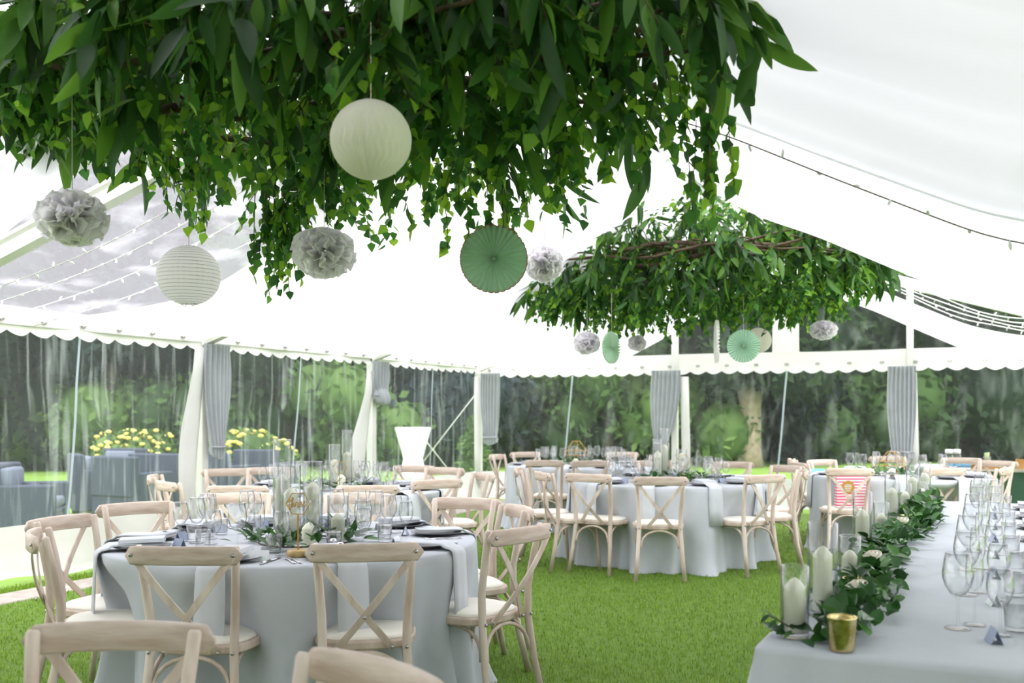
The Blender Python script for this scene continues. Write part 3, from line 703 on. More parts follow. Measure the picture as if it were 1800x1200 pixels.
rc(3,T3,322,3.93,'chair with its back to the camera at the front left of the nearest table',g3,(.06,1))
rc(3,T3,641,4.02,'chair with its back to the camera at the front right of the nearest table',g3,(-.14,1))
rc(3,T3,917,4.62,'chair angled at the right side of the nearest table, whole seat visible',g3,(-.80,.62))
rc(3,T3,912,5.62,'chair at the right of the nearest table, seen from in front behind the angled one',g3,(-.95,-.33))
rc(3,T3,820,6.17,'chair facing the camera at the far right of the nearest table',g3,(-.35,-.94))
rc(3,T3,628,6.55,'chair at the back of the nearest table, behind the sign and glasses',g3,(-.05,-1))
rc(3,T3,420,6.55,'chair at the back left of the nearest table, behind wine glasses',g3,(.2,-1))
rc(3,T3,240,5.85,'chair at the far left of the nearest table, seen from in front',g3,(.66,-.75))
rc(3,T3,106,5.05,'chair seen side-on at the left end of the nearest table',g3,(.93,-.30))
rc(3,T3,66,4.42,'leftmost chair of the nearest table, seen edge-on',g3,(.93,.40))
rc(4,T4,417,7.25,'left one of the chairs backing onto the nearest table from the left rear table',g4,(.1,1))
rc(4,T4,645,7.30,'chair of the left rear table with its back behind the gold sign table',g4,(-.15,1))
rc(4,T4,769,7.95,'chair with visible cross back at the right front of the left rear table',g4,(-.55,.85))
rc(4,T4,852,8.8,'chair side-on at the right end of the left rear table',g4,(-.9,-.35))
rc(4,T4,292,7.75,'chair angled at the left end of the left rear table, in front of its neighbour',g4,(.8,.6))
rc(4,T4,270,8.5,'leftmost chair of the left rear table, against the white wall flap',g4,(.95,.2))
rc(4,T4,398,9.5,'chair facing the camera at the left back of the left rear table, beside the post',g4,(.45,-.9))
rc(4,T4,474,9.75,'chair facing the camera behind the tall glass cylinder of the nearest table',g4,(.25,-.97))
rc(4,T4,728,10.1,'chair at the back right of the left rear table, under the poseur table',g4,(-.3,-.95))
rc(4,T4,782,9.7,'chair at the far right of the left rear table, its rail just above another',g4,(-.5,-.85))
rc(2,T2,1033,8.7,'chair with its cross back at the left front of the middle table',g2,(.55,.83))
rc(2,T2,1161,8.3,'chair squarely backing the camera at the front of the middle table',g2,(.08,1))
rc(2,T2,1347,8.6,'chair angled at the right front of the middle table',g2,(-.52,.86))
rc(2,T2,1412,9.2,'chair edge-on at the right end of the middle table',g2,(-.97,.2))
rc(2,T2,1386,10.1,'chair at the right back of the middle table, seen from in front',g2,(-.85,-.5))
rc(2,T2,1287,10.9,'chair behind the glasses at the back right of the middle table',g2,(-.3,-.95))
rc(2,T2,1150,11.2,'chair at the back left of the middle table, behind the glass cylinders',g2,(.15,-1))
rc(2,T2,953,9.0,'chair edge-on at the left end of the middle table, in front of another',g2,(.95,.25))
rc(2,T2,912,9.6,'chair pulled out to the left of the middle table, edge-on',g2,(.98,-.1))
rc(5,T5,872,12.9,'chair at the left end of the farthest table, beside the corner curtain',g5,(.9,-.35))
rc(5,T5,923,13.7,'chair facing the camera at the back left of the farthest table',g5,(.4,-.9))
rc(5,T5,1093,13.7,'chair facing the camera at the back right of the farthest table',g5,(-.2,-1))
rc(5,T5,957,11.3,'chair backing the camera at the left front of the farthest table',g5,(.3,1))
rc(5,T5,1039,11.2,'chair backing the camera at the right front of the farthest table',g5,(-.1,1))
rc(5,T5,1150,12.7,'chair at the right end of the farthest table, hidden by glass cylinders',g5,(-.95,.1))
rc(6,T6,1494,9.6,'chair holding the pink striped bag at the right table',g6,(.12,1))
rc(6,T6,1443,11.4,'chair facing the camera at the back left of the right table, above the blue leaflet',g6,(.5,-.85))
rc(6,T6,1392,11.6,'chair between the middle and right tables, rail highest of its pair',g6,(.95,-.2))
rc(6,T6,1402,10.8,'chair between the middle and right tables, rail lower of its pair',g6,(.97,.1))
rc(6,T6,1560,12.3,'chair facing the camera behind the gold lantern of the right table',g6,(-.05,-1))
rc(6,T6,1690,11.9,'chair facing the camera behind the right table, before the water bottles',g6,(-.45,-.9))
rc(6,T6,1662,9.65,'chair backing the camera at the right front of the right table, behind the garland end',g6,(-.25,1))
rc(6,T6,1756,11.1,'rear chair of the pair at the right end of the right table',g6,(-.85,-.5))
rc(6,T6,1767,9.75,'front chair of the pair at the right end of the right table',g6,(-.8,.6))

# ============================================================ TABLECLOTHS
TR = .915; TZ = .762
def round_cloth(T, label, chairs):
    ph = [random.random()*6 for _ in range(5)]; c = W(*T)
    local = [(x-c.x, y-c.y) for x,y in CH if math.hypot(x-c.x,y-c.y) < 1.25]
    def fn(u, v):
        a = 2*PI*u
        if v < .25: r_ = TR*(v/.25)*.995; z = TZ
        elif v < .32: k = (v-.25)/.07; r_ = TR*.995+.012*math.sin(k*PI/2); z = TZ-.012*(1-math.cos(k*PI/2))
        else:
            t = (v-.32)/.68; z = TZ-.012-(TZ-.016)*t
            F = .55*math.sin(13*a+ph[0]+.6*math.sin(3*a))+.45*math.sin(19*a+ph[1])+.35*math.sin(8*a+ph[2])+.15*math.sin(31*a+ph[3])
            F = F+.35*F*abs(F); r_ = TR+.010+.030*t + F*(.006+.062*t**.9) + (.045*t**7)*(1+F)
            tt = min(1,max(0,(TZ-z-.05)/.24))                      # pushed in by the chair seats
            for lx,ly in local:
                la = math.atan2(ly,lx); da = math.atan2(math.sin(a-la),math.cos(a-la)); dist = math.hypot(lx,ly)
                want = dist-.16
                if want < r_: r_ -= (r_-want)*tt*math.exp(-(da*dist/.19)**2)
        return (c.x+r_*math.cos(a), c.y+r_*math.sin(a), z)
    o = MB().grid(fn, 216, 30, True).build('tablecloth', M['grey_cloth'])
    for v in (o.data.vertices): v.co.x -= c.x; v.co.y -= c.y
    o.location = (c.x,c.y,0); tag(o, label, 'tablecloth', 'grey floor-length tablecloths'); return c
TN = {3:'nearest round table',4:'left rear round table',2:'middle round table',5:'farthest round table',6:'right rear round table'}
TC = {}
for k_, T_ in ((3,T3),(4,T4),(2,T2),(5,T5),(6,T6)):
    TC[k_] = round_cloth(T_, {3:'grey floor-length cloth on the nearest round table, with the gold-lettered sign',4:'grey cloth on the round table at the left rear',2:'grey floor-length cloth on the middle round table, folds pooling on grass',
      5:'grey cloth on the farthest round table, in the back corner',6:'grey cloth on the round table behind the pink striped bag'}[k_], seats[k_])
# long table
LA = math.radians(25.8); LU = (math.cos(LA), -math.sin(LA)); LV = (math.sin(LA), math.cos(LA)); LC = (.676,2.75); LW, LL = 1.08, 5.25
def LT(u, v, z=TZ): return W(LC[0]+LU[0]*u+LV[0]*v, LC[1]+LU[1]*u+LV[1]*v, z)
LROT = math.atan2((LT(0,1)-LT(0,0)).y, (LT(0,1)-LT(0,0)).x)-PI/2
def long_cloth():
    rr = .03; per = []
    def edge(n, a, b): 
        for i in range(n): t = i/n; per.append((a[0]+(b[0]-a[0])*t, a[1]+(b[1]-a[1])*t))
    edge(40,(0,0),(LW,0)); edge(170,(LW,0),(LW,LL)); edge(40,(LW,LL),(0,LL)); edge(170,(0,LL),(0,0))
    cx, cyy = LW/2, LL/2; rings = []
    for (k, z) in ((.0,TZ),(.5,TZ),(.9,TZ),(.985,TZ)):
        rings.append([(cx+(x-cx)*k, cyy+(y-cyy)*k, z) for x,y in per])
    L_ = 0
    for t in (0,.02,.06,.12,.2,.3,.42,.55,.7,.85,1):
        ring = []
        for i,(x,y) in enumerate(per):
            nx = -1 if x < 1e-6 else (1 if x > LW-1e-6 else 0); ny = -1 if y < 1e-6 else (1 if y > LL-1e-6 else 0)
            # distance from nearest corner makes the folds deep there
            dc = min(math.hypot(x-a,y-b) for a in (0,LW) for b in (0,LL)); cf = math.exp(-dc/.30)
            s = x*1.0+y*1.0
            F = math.sin(s*17+1.3*math.sin(s*3))*.5+math.sin(s*31+1)*.3
            o_ = .006+.03*t+F*.045*t + cf*t*(.10+.05*math.sin(dc*45))
            z = TZ-.006-(TZ-.012)*t
            l = math.hypot(nx,ny) or 1
            ring.append((x+nx/l*o_, y+ny/l*o_, z))
        rings.append(ring)
    mb = MB().loft(rings, cap=False)
    o = mb.build('tablecloth', M['grey_cloth']); o.location = LT(0,0,0); o.rotation_euler = (0,0,LROT)
    tag(o, 'pale grey cloth over the long top table at the right, under the leaf garland', 'tablecloth', 'grey floor-length tablecloths')
long_cloth()

# ============================================================ TABLEWARE
def shell(prof, seg=20): return MB().lathe(prof, seg)
WG = {}
WG['wine'] = shell([(.001,.001),(.036,.001),(.037,.003),(.006,.008),(.004,.014),(.0038,.085),(.006,.092),(.022,.103),(.036,.125),(.043,.150),(.0435,.168),(.040,.195),(.035,.225),(.034,.226),(.039,.195),(.0425,.168),(.042,.150),(.035,.126),(.021,.105),(.001,.096)]).mesh('wine_glass', M['glass'])
WG['flute'] = shell([(.001,.001),(.030,.001),(.031,.003),(.005,.008),(.0036,.014),(.0036,.085),(.008,.098),(.019,.118),(.0255,.145),(.0262,.17),(.024,.20),(.0215,.232),(.0205,.232),(.0232,.20),(.0252,.17),(.0245,.145),(.018,.12),(.001,.10)]).mesh('champagne_flute', M['glass'])
WG['tumbler'] = shell([(.001,.001),(.030,.001),(.033,.004),(.037,.085),(.036,.0855),(.0315,.014),(.001,.011)]).mesh('water_tumbler', M['glass'])
plate_me = MB().lathe([(.001,.002),(.085,.002),(.09,.004),(.132,.016),(.134,.018),(.131,.019),(.09,.008),(.001,.006)], 32).mesh('plate', M['slate'])
fold_me = MB().tube([(0,-.10,.034),(0,0,.032),(0,.10,.030)], 1, sec=[(-.065,-.006),(-.055,-.011),(.06,-.011),(.068,0),(.06,.011),(-.055,.010)]).mesh('folded_napkin', M['napkin'], False)
def napkin_mesh():
    prof = [(-.10,.026),(.0,.024),(.09,.026),(.137,.024),(.158,.010),(.182,-.001+.006),(.196,-.003),(.202,-.02),(.206,-.10),(.210,-.20),(.216,-.34)]
    rings = []
    for i,(y,z) in enumerate(prof):
        k = .066+.004*math.sin(i*.9)
        rings.append([(-k,y,z),(-k*.3,y+.003*math.sin(i),z+.001),(k*.4,y,z),(k,y,z),(k,y-.0,z+.006) if i<6 else (k,y+.006,z),(k*.4,y,z+.007) if i<6 else (k*.4,y+.008,z),(-k*.3,y,z+.007) if i<6 else (-k*.3,y+.007,z),(-k,y,z+.006) if i<6 else (-k,y+.006,z)])
    return MB().loft(rings).mesh('napkin', M['napkin'])
nap_me = napkin_mesh()
def fork_mesh():
    m = MB(); m.tube([(0,-.09,.003),(0,-.02,.003),(0,.02,.006),(0,.045,.004)], [.006,.0035,.0035,.009], 6, sec=[(-1,-.25),(1,-.25),(1,.25),(-1,.25)])
    for x in (-.009,-.003,.003,.009): m.tube([(x,.04,.004),(x,.07,.002),(x,.095,.007)], .0013, 5)
    return m.mesh('fork', M['silver'])
def knife_mesh():
    m = MB(); m.tube([(0,-.10,.004),(0,0,.004)], .006, 8); m.tube([(0,0,.004),(0,.06,.004),(0,.10,.004),(.004,.115,.004)], [.009,.010,.008,.002], sec=[(-1,-.1),(1,-.1),(1,.1),(-1,.1)]); return m.mesh('knife', M['silver'])
fork_me, knife_me = fork_mesh(), knife_mesh()
card_me = MB().loft([[(-.035,-.018,0),(-.035,0,.042),(-.035,.018,0),(-.035,.016,0),(-.035,0,.039),(-.035,-.016,0)],[(.035,-.018,0),(.035,0,.042),(.035,.018,0),(.035,.016,0),(.035,0,.039),(.035,-.016,0)]]).mesh('place_card', M['card'], False)
card_w = MB().loft([[(-.035,-.018,0),(-.035,0,.042),(-.035,.018,0),(-.035,.016,0),(-.035,0,.039),(-.035,-.016,0)],[(.035,-.018,0),(.035,0,.042),(.035,.018,0),(.035,.016,0),(.035,0,.039),(.035,-.016,0)]]).mesh('place_card', M['whitecard'], False)
SEATN = ['near-left','near-right','right-near','right','right-far','far-right','far-left','left-far','left','left-near']
def place(k_, c, ang, seat, full=True, items='pnwWfTck'):
    """ang: world angle from table centre to the diner; local +y points outward to the diner"""
    tn = TN[k_]; rz = ang-PI/2; ca, sa = math.cos(rz), math.sin(rz)
    def at(x, y, z=TZ+.001): return Vector((c.x+x*ca-y*sa, c.y+x*sa+y*ca, z))
    def put(nm, me, x, y, lb, cat, grp, z=TZ+.001, r2=0):
        o = link(nm, me, None, at(x,y,z), rz+r2); tag(o, '%s at the %s place of the %s'%(lb, seat, tn), cat, grp+' on the '+tn); return o
    j = lambda a=.012: random.uniform(-a,a)
    if 'p' in items:
        put('plate', plate_me, 0, .735, 'dark grey plate', 'plate', 'plates'); put('napkin', nap_me, j(.02), .735, 'napkin hanging over the edge', 'napkin', 'napkins', TZ+.001, j(.05))
    if 'n' in items and random.random() < .6: put('folded_napkin', fold_me, j(), .735, 'folded grey napkin', 'napkin', 'folded napkins', TZ+.012, j(.3))
    if 'w' in items: put('wine_glass', WG['wine'], .10+j(), .47+j(), 'large empty wine glass', 'wine glass', 'large wine glasses')
    if 'W' in items: o = put('wine_glass', WG['wine'], .19+j(), .53+j(), 'smaller empty wine glass', 'wine glass', 'small wine glasses'); o.scale = (.85,.85,.88)
    if 'f' in items: put('champagne_flute', WG['flute'], .02+j(), .42+j(), 'slim champagne flute', 'flute', 'champagne flutes')
    if 'T' in items: put('water_tumbler', WG['tumbler'], -.08+j(), .48+j(), 'low water tumbler', 'tumbler', 'tumblers')
    if 'c' in items: put('place_card', random.choice((card_me,card_w)), -.02+j(), .565+j(), 'small folded place card', 'place card', 'place cards', TZ+.001, j(.5))
    if 'k' in items:
        put('fork', fork_me, .175, .735, 'silver fork', 'fork', 'forks', TZ+.001, PI); put('knife', knife_me, -.175, .735, 'silver knife', 'knife', 'knives', TZ+.001, PI)
        put('fork', fork_me, .20, .735, 'second silver fork', 'fork', 'second forks', TZ+.001, PI)
def settings(k_, order, items):
    c = TC[k_]; a = sorted(seats[k_]); n = len(order)
    for i, (sn, cam_ang) in enumerate(order):
        place(k_, c, math.radians(cam_ang)+YAW, sn, True, items)
even = [(SEATN[i], -108+36*i) for i in range(10)]
settings(3, [('near-left',-99),('near-right',-64),('right-near',-23),('right',16),('right-far',50),('far-right',86),('far-left',118),('left-far',145),('left',180),('left-near',-151)], 'pnwWfTck')
settings(4, even, 'pnwWfTc'); settings(2, even, 'pnwWfTc'); settings(5, even, 'pwWf')
settings(6, [(SEATN[i], -108+36*i) for i in (0,1,2,5,6,8,9)], 'pnwf')

# centrepieces
def cyl_mesh(r_, h): return MB().lathe([(.001,.001),(r_-.004,.001),(r_,.005),(r_,h-.002),(r_-.0015,h),(r_-.003,h-.002),(r_-.003,.016),(.001,.014)], 32).mesh('glass_cylinder', M['vase'])
def candle(loc, r_, h, label):
    root = empty('pillar_candle', loc); tag(root, label, 'candle')
    MB().lathe([(.001,0),(r_*.97,0),(r_,.003),(r_,.006),(r_,h-.034),(r_,h-.032),(r_*.97,h-.028),(r_*.93,h-.026),(r_*.5,h-.009),(.002,h)], 24).build('wax', M['candle'], root)
    MB().tube([(0,0,h-.003),(.001,0,h+.006),(.003,0,h+.013)], .0012, 5).build('wick', M['wick'], root)
def cylinder(loc, r_, h, ch, label, cr=.034):
    tag(link('glass_cylinder', cyl_mesh(r_,h), None, loc), label, 'glass cylinder')
    if ch: candle(loc+Vector((0,0,.0165)), cr, ch, 'candle in the '+label)
def votive(loc, r_, h, label):
    o = MB().lathe([(.001,0),(r_*.78,0),(r_*.82,.004),(r_*.97,h-.004),(r_,h),(r_*.95,h),(r_*.90,h-.004),(r_*.76,.012),(.001,.010)], 28).build('gold_votive', M['gold'], None, True, loc); tag(o, label, 'votive holder')
def rose(loc, s, label, tilt=(0,0,0)):
    root = empty('ivory_rose', loc); root.rotation_euler = tilt; tag(root, label, 'flower')
    for k in range(3):
        mb = MB(); n = 3+k*2; rr = s*(.35+.33*k)
        for i in range(n):
            a0 = 2*PI*i/n+k
            def fn(u,v,a0=a0,rr=rr,k=k,n=n):
                a = a0+(u-.5)*2*PI/n*1.5; q = rr*(.15+.95*math.sin(v*PI*(.80-.10*k))**.7)
                return (q*math.cos(a), q*math.sin(a), s*(-.3+v*(.95-.22*k)) + .05*s*math.sin(u*PI))
            mb.grid(fn, 7, 5)
        mb.build('petals', M['rose'], root)
gl_t = leaf_template(1, .48, 6, .12, 1.0, .8)
def leaf_run(root, path, n, size, spread, zup, nparts, mt='garland', hug=.0, extra_name='leaf'):
    """leaves along a path, lying and lifting; items returned"""
    it = []
    for i in range(n):
        t = random.random()*(len(path)-1); k = int(t); q = Vector(path[k]).lerp(Vector(path[min(k+1,len(path)-1)]), t-k)
        o = Vector((random.gauss(0,spread), random.gauss(0,spread), abs(random.gauss(0,zup))))
        d = Vector((o.x*3+random.uniform(-.6,.6)*spread*4, o.y*3+random.uniform(-.6,.6)*spread*4, random.uniform(-.05,.55)*spread*6+.01)).normalized()
        s = size*random.uniform(.7,1.2); p = q+o; p.z = max(p.z, TZ+.006-root.location.z + max(0,-d.z)*s)
        it.append((p, d, Vector((random.uniform(-.4,.4),random.uniform(-.4,.4),1)), s))
    it.sort(key=lambda e: -e[0].z)
    leaf_parts(extra_name, gl_t, it[:nparts], M[mt], root)
    if it[nparts:]:
        o = link('leaf_filler', mass_mesh('leaf_filler', gl_t, it[nparts:], M[mt]), root); o['kind'] = 'stuff'
    return it
def word_three(root, mt):
    """cursive 'three' drawn as strokes; x right, z up, unit about .09 wide"""
    strokes = [
     [(-.040,.020),(-.0405,.008),(-.0405,-.008),(-.0385,-.020),(-.035,-.016),(-.032,-.006)],
     [(-.047,.008),(-.040,.0095),(-.031,.011)],
     [(-.032,-.006),(-.027,.008),(-.0245,.019),(-.0275,.021),(-.029,.012),(-.029,-.013),(-.027,-.003),(-.0235,.003),(-.021,-.002),(-.0205,-.011),(-.016,-.009)],
     [(-.016,-.009),(-.012,.004),(-.0105,.008),(-.0085,.003),(-.0045,.0035),(-.0045,-.004),(-.0045,-.012),(-.001,-.011),(.003,-.005)],
     [(.003,-.005),(.008,-.001),(.0115,.004),(.009,.0065),(.006,.002),(.0065,-.006),(.011,-.0085),(.017,-.005)],
     [(.017,-.005),(.022,0),(.0255,.005),(.023,.0075),(.020,.003),(.0205,-.005),(.025,-.0075),(.033,-.001)]]
    mb = MB()
    for s in strokes:
        pts = []
        for i in range(len(s)-1):
            p0 = s[max(i-1,0)]; p1 = s[i]; p2 = s[i+1]; p3 = s[min(i+2,len(s)-1)]
            for t in (0,.33,.66):
                pts.append(tuple(.5*((2*p1[k])+(-p0[k]+p2[k])*t+(2*p0[k]-5*p1[k]+4*p2[k]-p3[k])*t*t+(-p0[k]+3*p1[k]-3*p2[k]+p3[k])*t**3) for k in (0,1)))
        pts.append(s[-1])
        mb.tube([(x*1.05+.004,-.002,z*1.35) for x,z in pts], .0022, 5)
    mb.build('lettering', mt, root)
def hex_sign(loc, s, label, word=True, rz=YAW, up_=None):
    root = empty('table_sign', loc, rz); tag(root, label, 'sign'); up = up_ or s*.62+.13
    hx = [(s*.5*x, 0, up + s*.5*z) for x,z in ((-1,0),(-.5,.86),(.5,.86),(1,0),(.5,-.86),(-.5,-.86))]
    MB().tube([hx[i%6] for i in range(7)], .0024, 6).build('hexagon_frame', M['goldwire'], root)
    MB().add([(x*.98,0.001,up+(z-up)*.98) for x,_,z in hx], [(0,1,2,3,4,5)]).build('clear_pane', M['glass'], root, False)
    MB().box(-.0035,.0035,-.0015,.0015,.02,up-s*.43).build('stem', M['goldwire'], root, False)
    MB().lathe([(.001,0),(.048,0),(.050,.006),(.050,.024),(.046,.030),(.001,.031)], 24).build('round_base', M['brownwood'] if not word else M['gold_base'], root)
    if word:
        w = empty('lettering_holder', (0,0,0)); bpy.data.objects.remove(w)
        e0 = len(COL.objects); word_three(root, M['goldwire'])
        for o in list(COL.objects)[e0:]: o.location = (0,-.001,up)
    else:
        mb = MB(); mb.tube([(x, -.002, up+.012*math.sin(x*180)) for x in [(-.5+.05*i)*s*.55 for i in range(21)]], .0013, 5); mb.build('lettering', M['goldwire'], root)
M['gold_base'] = mat('gilded_wood_slice', (.40,.27,.10), .45, .3, col2=(.55,.40,.18), scale=12)
zt = Vector((0,0,TZ+.001))
def on(px, d): return G(px,d,TZ+.001)
cylinder(on(496,5.22), .047, .505, .305, 'tallest glass cylinder on the nearest round table')
cylinder(on(511,4.98), .050, .385, .255, 'left of the two lower glass cylinders on the nearest round table')
cylinder(on(550,5.12), .050, .395, .275, 'right of the two lower glass cylinders on the nearest round table')
candle(on(543,4.82), .034, .115, 'short pillar candle beside the sign on the nearest round table')
candle(on(484,4.78), .034, .085, 'short pillar candle behind a tumbler on the nearest round table')
cylinder(on(594,4.95), .052, .235, .13, 'short wide glass cylinder on the nearest round table')
hex_sign(on(524,4.47), .108, 'clear hexagon sign with gold outline reading three on a gold stem', True, YAW, .236)
def shaker(loc, fill, label):
    root = empty('condiment_shaker', loc); tag(root, label, 'shaker')
    MB().lathe([(.001,0),(.019,0),(.021,.004),(.019,.03),(.014,.045),(.013,.055)], 16).build('glass_body', M['glass'], root)
    MB().lathe([(.001,.003),(.0175,.003),(.0165,.028),(.001,.030)], 14).build('contents', M[fill], root)
    MB().lathe([(.0145,.052),(.0155,.054),(.0155,.066),(.010,.070),(.001,.071)], 16).build('metal_cap', M['silver'], root)
shaker(on(598,4.42), 'pepper', 'pepper shaker with brown contents on the nearest round table')
shaker(on(586,4.55), 'salt', 'salt shaker beside the pepper on the nearest round table')
o = MB().box(-.075,.075,-.001,.001,0,.05).build('menu_card', M['whitecard'], None, False, on(441,4.32), YAW); o.rotation_euler = (-.5,0,YAW+.1); tag(o, 'small floral printed card standing on the nearest table', 'card')
def ring_path(R_, n=24, a0=0, a1=2*PI): return [(R_*math.cos(a0+(a1-a0)*i/n), R_*math.sin(a0+(a1-a0)*i/n), .012) for i in range(n+1)]
def wreath(k_, cpos, R_, n, size, nparts, label):
    root = empty('leaf_wreath', cpos); tag(root, label, 'leaf garland', 'green leaf wreaths on the round tables')
    MB().tube(ring_path(R_), .004, 6).build('stem', M['bark'], root)
    leaf_run(root, ring_path(R_), n, size, .045, .03, nparts)
wreath(3, G(535,4.9,TZ+.002), .22, 150, .075, 110, 'green leaf wreath round the candles on the nearest round table')
# T4 / T2 centrepieces
cylinder(on(588,8.5), .050, .38, .24, 'lower glass cylinder on the left rear round table')
cylinder(on(610,8.6), .045, .50, .30, 'tall glass cylinder on the left rear round table')
candle(on(600,8.25), .035, .14, 'short pillar candle on the left rear round table')
hex_sign(on(597,8.1), .115, 'gold hexagon sign on the left rear round table', False)
wreath(4, G(595,8.35,TZ+.002), .24, 90, .08, 60, 'green leaf wreath on the left rear round table')
cylinder(on(1156,9.55), .052, .40, .27, 'middle height glass cylinder on the middle round table')
cylinder(on(1168,9.75), .048, .50, .33, 'tallest glass cylinder on the middle round table')
cylinder(on(1198,9.6), .050, .30, .25, 'shortest glass cylinder on the middle round table')
hex_sign(on(1201,9.25), .125, 'gold hexagon sign on the middle round table', False)
wreath(2, G(1185,9.5,TZ+.002), .25, 100, .085, 60, 'green leaf wreath on the middle round table')
def geo_lantern(loc, s, label):
    root = empty('gold_lantern', loc); tag(root, label, 'lantern')
    lv = [(.34,0),(.5,.42),(.5,.62),(.16,1.0)]; mb = MB()
    P_ = [[(s*r_*math.cos(PI/3*i), s*r_*math.sin(PI/3*i), s*z) for i in range(6)] for r_,z in lv]
    for k in range(4):
        for i in range(6):
            mb.tube([P_[k][i],P_[k][(i+1)%6]], .003, 5)
            if k < 3: mb.tube([P_[k][i],P_[k+1][i]], .003, 5)
    mb.build('wire_frame', M['goldwire'], root)
    MB().lathe([(.001,.004),(s*.3,.004),(s*.3,.008),(.001,.009)], 6).build('base_plate', M['goldwire'], root)
    MB().lathe([(.001,.01),(.035,.01),(.035,.075),(.002,.085)], 16).build('candle', M['candle'], root)
geo_lantern(on(1013,12.5), .30, 'gold wire lantern on the farthest round table')
geo_lantern(on(1568,10.3), .25, 'gold wire lantern on the right rear round table')
wreath(5, G(1016,12.4,TZ+.002), .22, 70, .085, 40, 'green leaf wreath on the farthest round table')
wreath(6, G(1572,10.3,TZ+.002), .26, 110, .085, 70, 'green leaf wreath with the gold lantern on the right rear round table')
shaker(on(1561,9.95), 'salt', 'salt shaker on the right rear round table'); shaker(on(1572,9.95), 'pepper', 'pepper shaker on the right rear round table')
o = MB().box(-.11,.11,-.075,.075,0,.004).build('leaflet', M['blue'], None, False, G(1437,10.85,TZ+.02), .3); o.rotation_euler = (.25,0,.6); tag(o, 'blue and green leaflet on the left side of the right rear table', 'leaflet')

# ---- long table dressing: garland, cylinders, votives, roses, glasses, plates
gr = empty('leaf_garland', LT(.17,.1,TZ)); tag(gr, 'long green leaf garland running along the left edge of the long table', 'leaf garland')
gp = [tuple(LT(.18+.035*math.sin(v*2.3), v, TZ+.012)-gr.location) for v in [(.08+i*.17) for i in range(30)]]
MB().tube(gp, .005, 6).build('stem', M['bark'], gr)
items = []
for i in range(1150):
    t = random.random()**.9*(len(gp)-1); k = int(t); q = Vector(gp[k]).lerp(Vector(gp[min(k+1,29)]), t-k)
    uo = random.gauss(-.01,.055); uo = max(-.17,min(.09,uo)); o3 = LT(uo,random.gauss(0,.06),0)-LT(0,0,0); h = abs(random.gauss(0,.035))*(1-abs(uo)/.25)
    ud = LT(uo*4-.1+random.uniform(-.8,.8), random.uniform(-1.2,.8),0)-LT(0,0,0); d = Vector((ud.x,ud.y,random.uniform(-.1,.9))).normalized()
    s = random.uniform(.05,.078); p = q+Vector((o3.x,o3.y,h)); p.z = max(p.z, .006+max(0,-d.z)*s)
    items.append((p, d, Vector((random.uniform(-.5,.5),random.uniform(-.5,.5),1)), s))
items.sort(key=lambda e: (Vector(e[0])+gr.location).length - e[0].z*14)
bt = leaf_template(1, .66, 6, .12, .8, .85)
leaf_parts('leaf', bt, items[:300], M['garland'], gr)
o = link('leaf_filler', mass_mesh('leaf_filler', bt, items[300:], M['garland']), gr); o['kind'] = 'stuff'
# trailing sprig at the front-left corner
sp = empty('leaf_sprig', P(1395,1105,2.82)); tag(sp, 'small dark green sprig pointing left over the front corner of the long table', 'leaf sprig')
it = []; MB().tube([(0,0,0), tuple(P(1350,1080,2.80)-sp.location)], .002, 5).build('stem', M['bark'], sp)
for i in range(7):
    t = i/6; q = Vector(P(1392,1108,2.82)).lerp(Vector(P(1352,1080,2.8)), t)-sp.location; s_ = 1 if i%2 else -1
    it.append((q, (W(-.5,.1+.5*s_,0)+Vector((0,0,.6*s_*.6+.1))).normalized(), Vector((.3,0,1)), .042))
leaf_parts('leaf', leaf_template(1,.36,6,.1,1,.8), it, M['garland'], sp)
LCY = [(1397,1120,.040,.205,.155,'short glass cylinder at the front corner of the long table'),(1446,1082,.047,.295,.205,'tall glass cylinder second from the front of the long table'),
 (1494,1028,.040,.185,.115,'short glass cylinder behind the front gold votive row of the long table'),(1516,972,.043,.285,.185,'tall glass cylinder right under the pink striped bag'),
 (1549,940,.040,.175,.10,'short glass cylinder midway along the long table'),(1568,918,.042,.285,.19,'tall glass cylinder midway along the long table'),
 (1591,900,.040,.19,.12,'short glass cylinder two thirds along the long table'),(1604,893,.042,.29,.20,'tall glass cylinder two thirds along the long table'),
 (1626,880,.042,.285,.19,'farthest tall glass cylinder on the long table'),(1621,887,.04,.16,.10,'farthest short glass cylinder on the long table')]
for px,py,r_,h,ch,lb in LCY:
    d = (CAM_H-TZ)*FPX/(py-HOR); cylinder(on(px,d), r_, h, ch, lb, .030)
LV_ = [(1480,1143,.040,.092,'large gold mercury votive at the front edge of the long table'),(1498,1046,.034,.062,'gold votive just behind the front roses of the long table'),
 (1541,970,.034,.062,'gold votive between the garland leaves near the second tall cylinder'),(1594,925,.035,.065,'gold votive midway along the garland'),(1567,952,.033,.055,'silvery gold votive half hidden in the garland, middle'),
 (1634,893,.034,.06,'farthest gold votive by the garland end')]
for px,py,r_,h,lb in LV_:
    d = (CAM_H-TZ)*FPX/(py-HOR); votive(on(px,d), r_, h, lb)
for px,py,d,s,lb in ((1533,978,3.95,.036,'ivory rose in the garland before the second tall cylinder'),(1506,1032,3.3,.036,'ivory rose in the garland near the front votive'),(1583,918,5.1,.04,'ivory rose midway along the garland'),
   (1497,1080,3.0,.03,'pale rose bud in the garland by the large votive')):
    rose(P(px,py,d), s, lb, (.3,-.3,0))
PL = ['first','second','third','fourth','fifth','sixth','seventh','eighth']
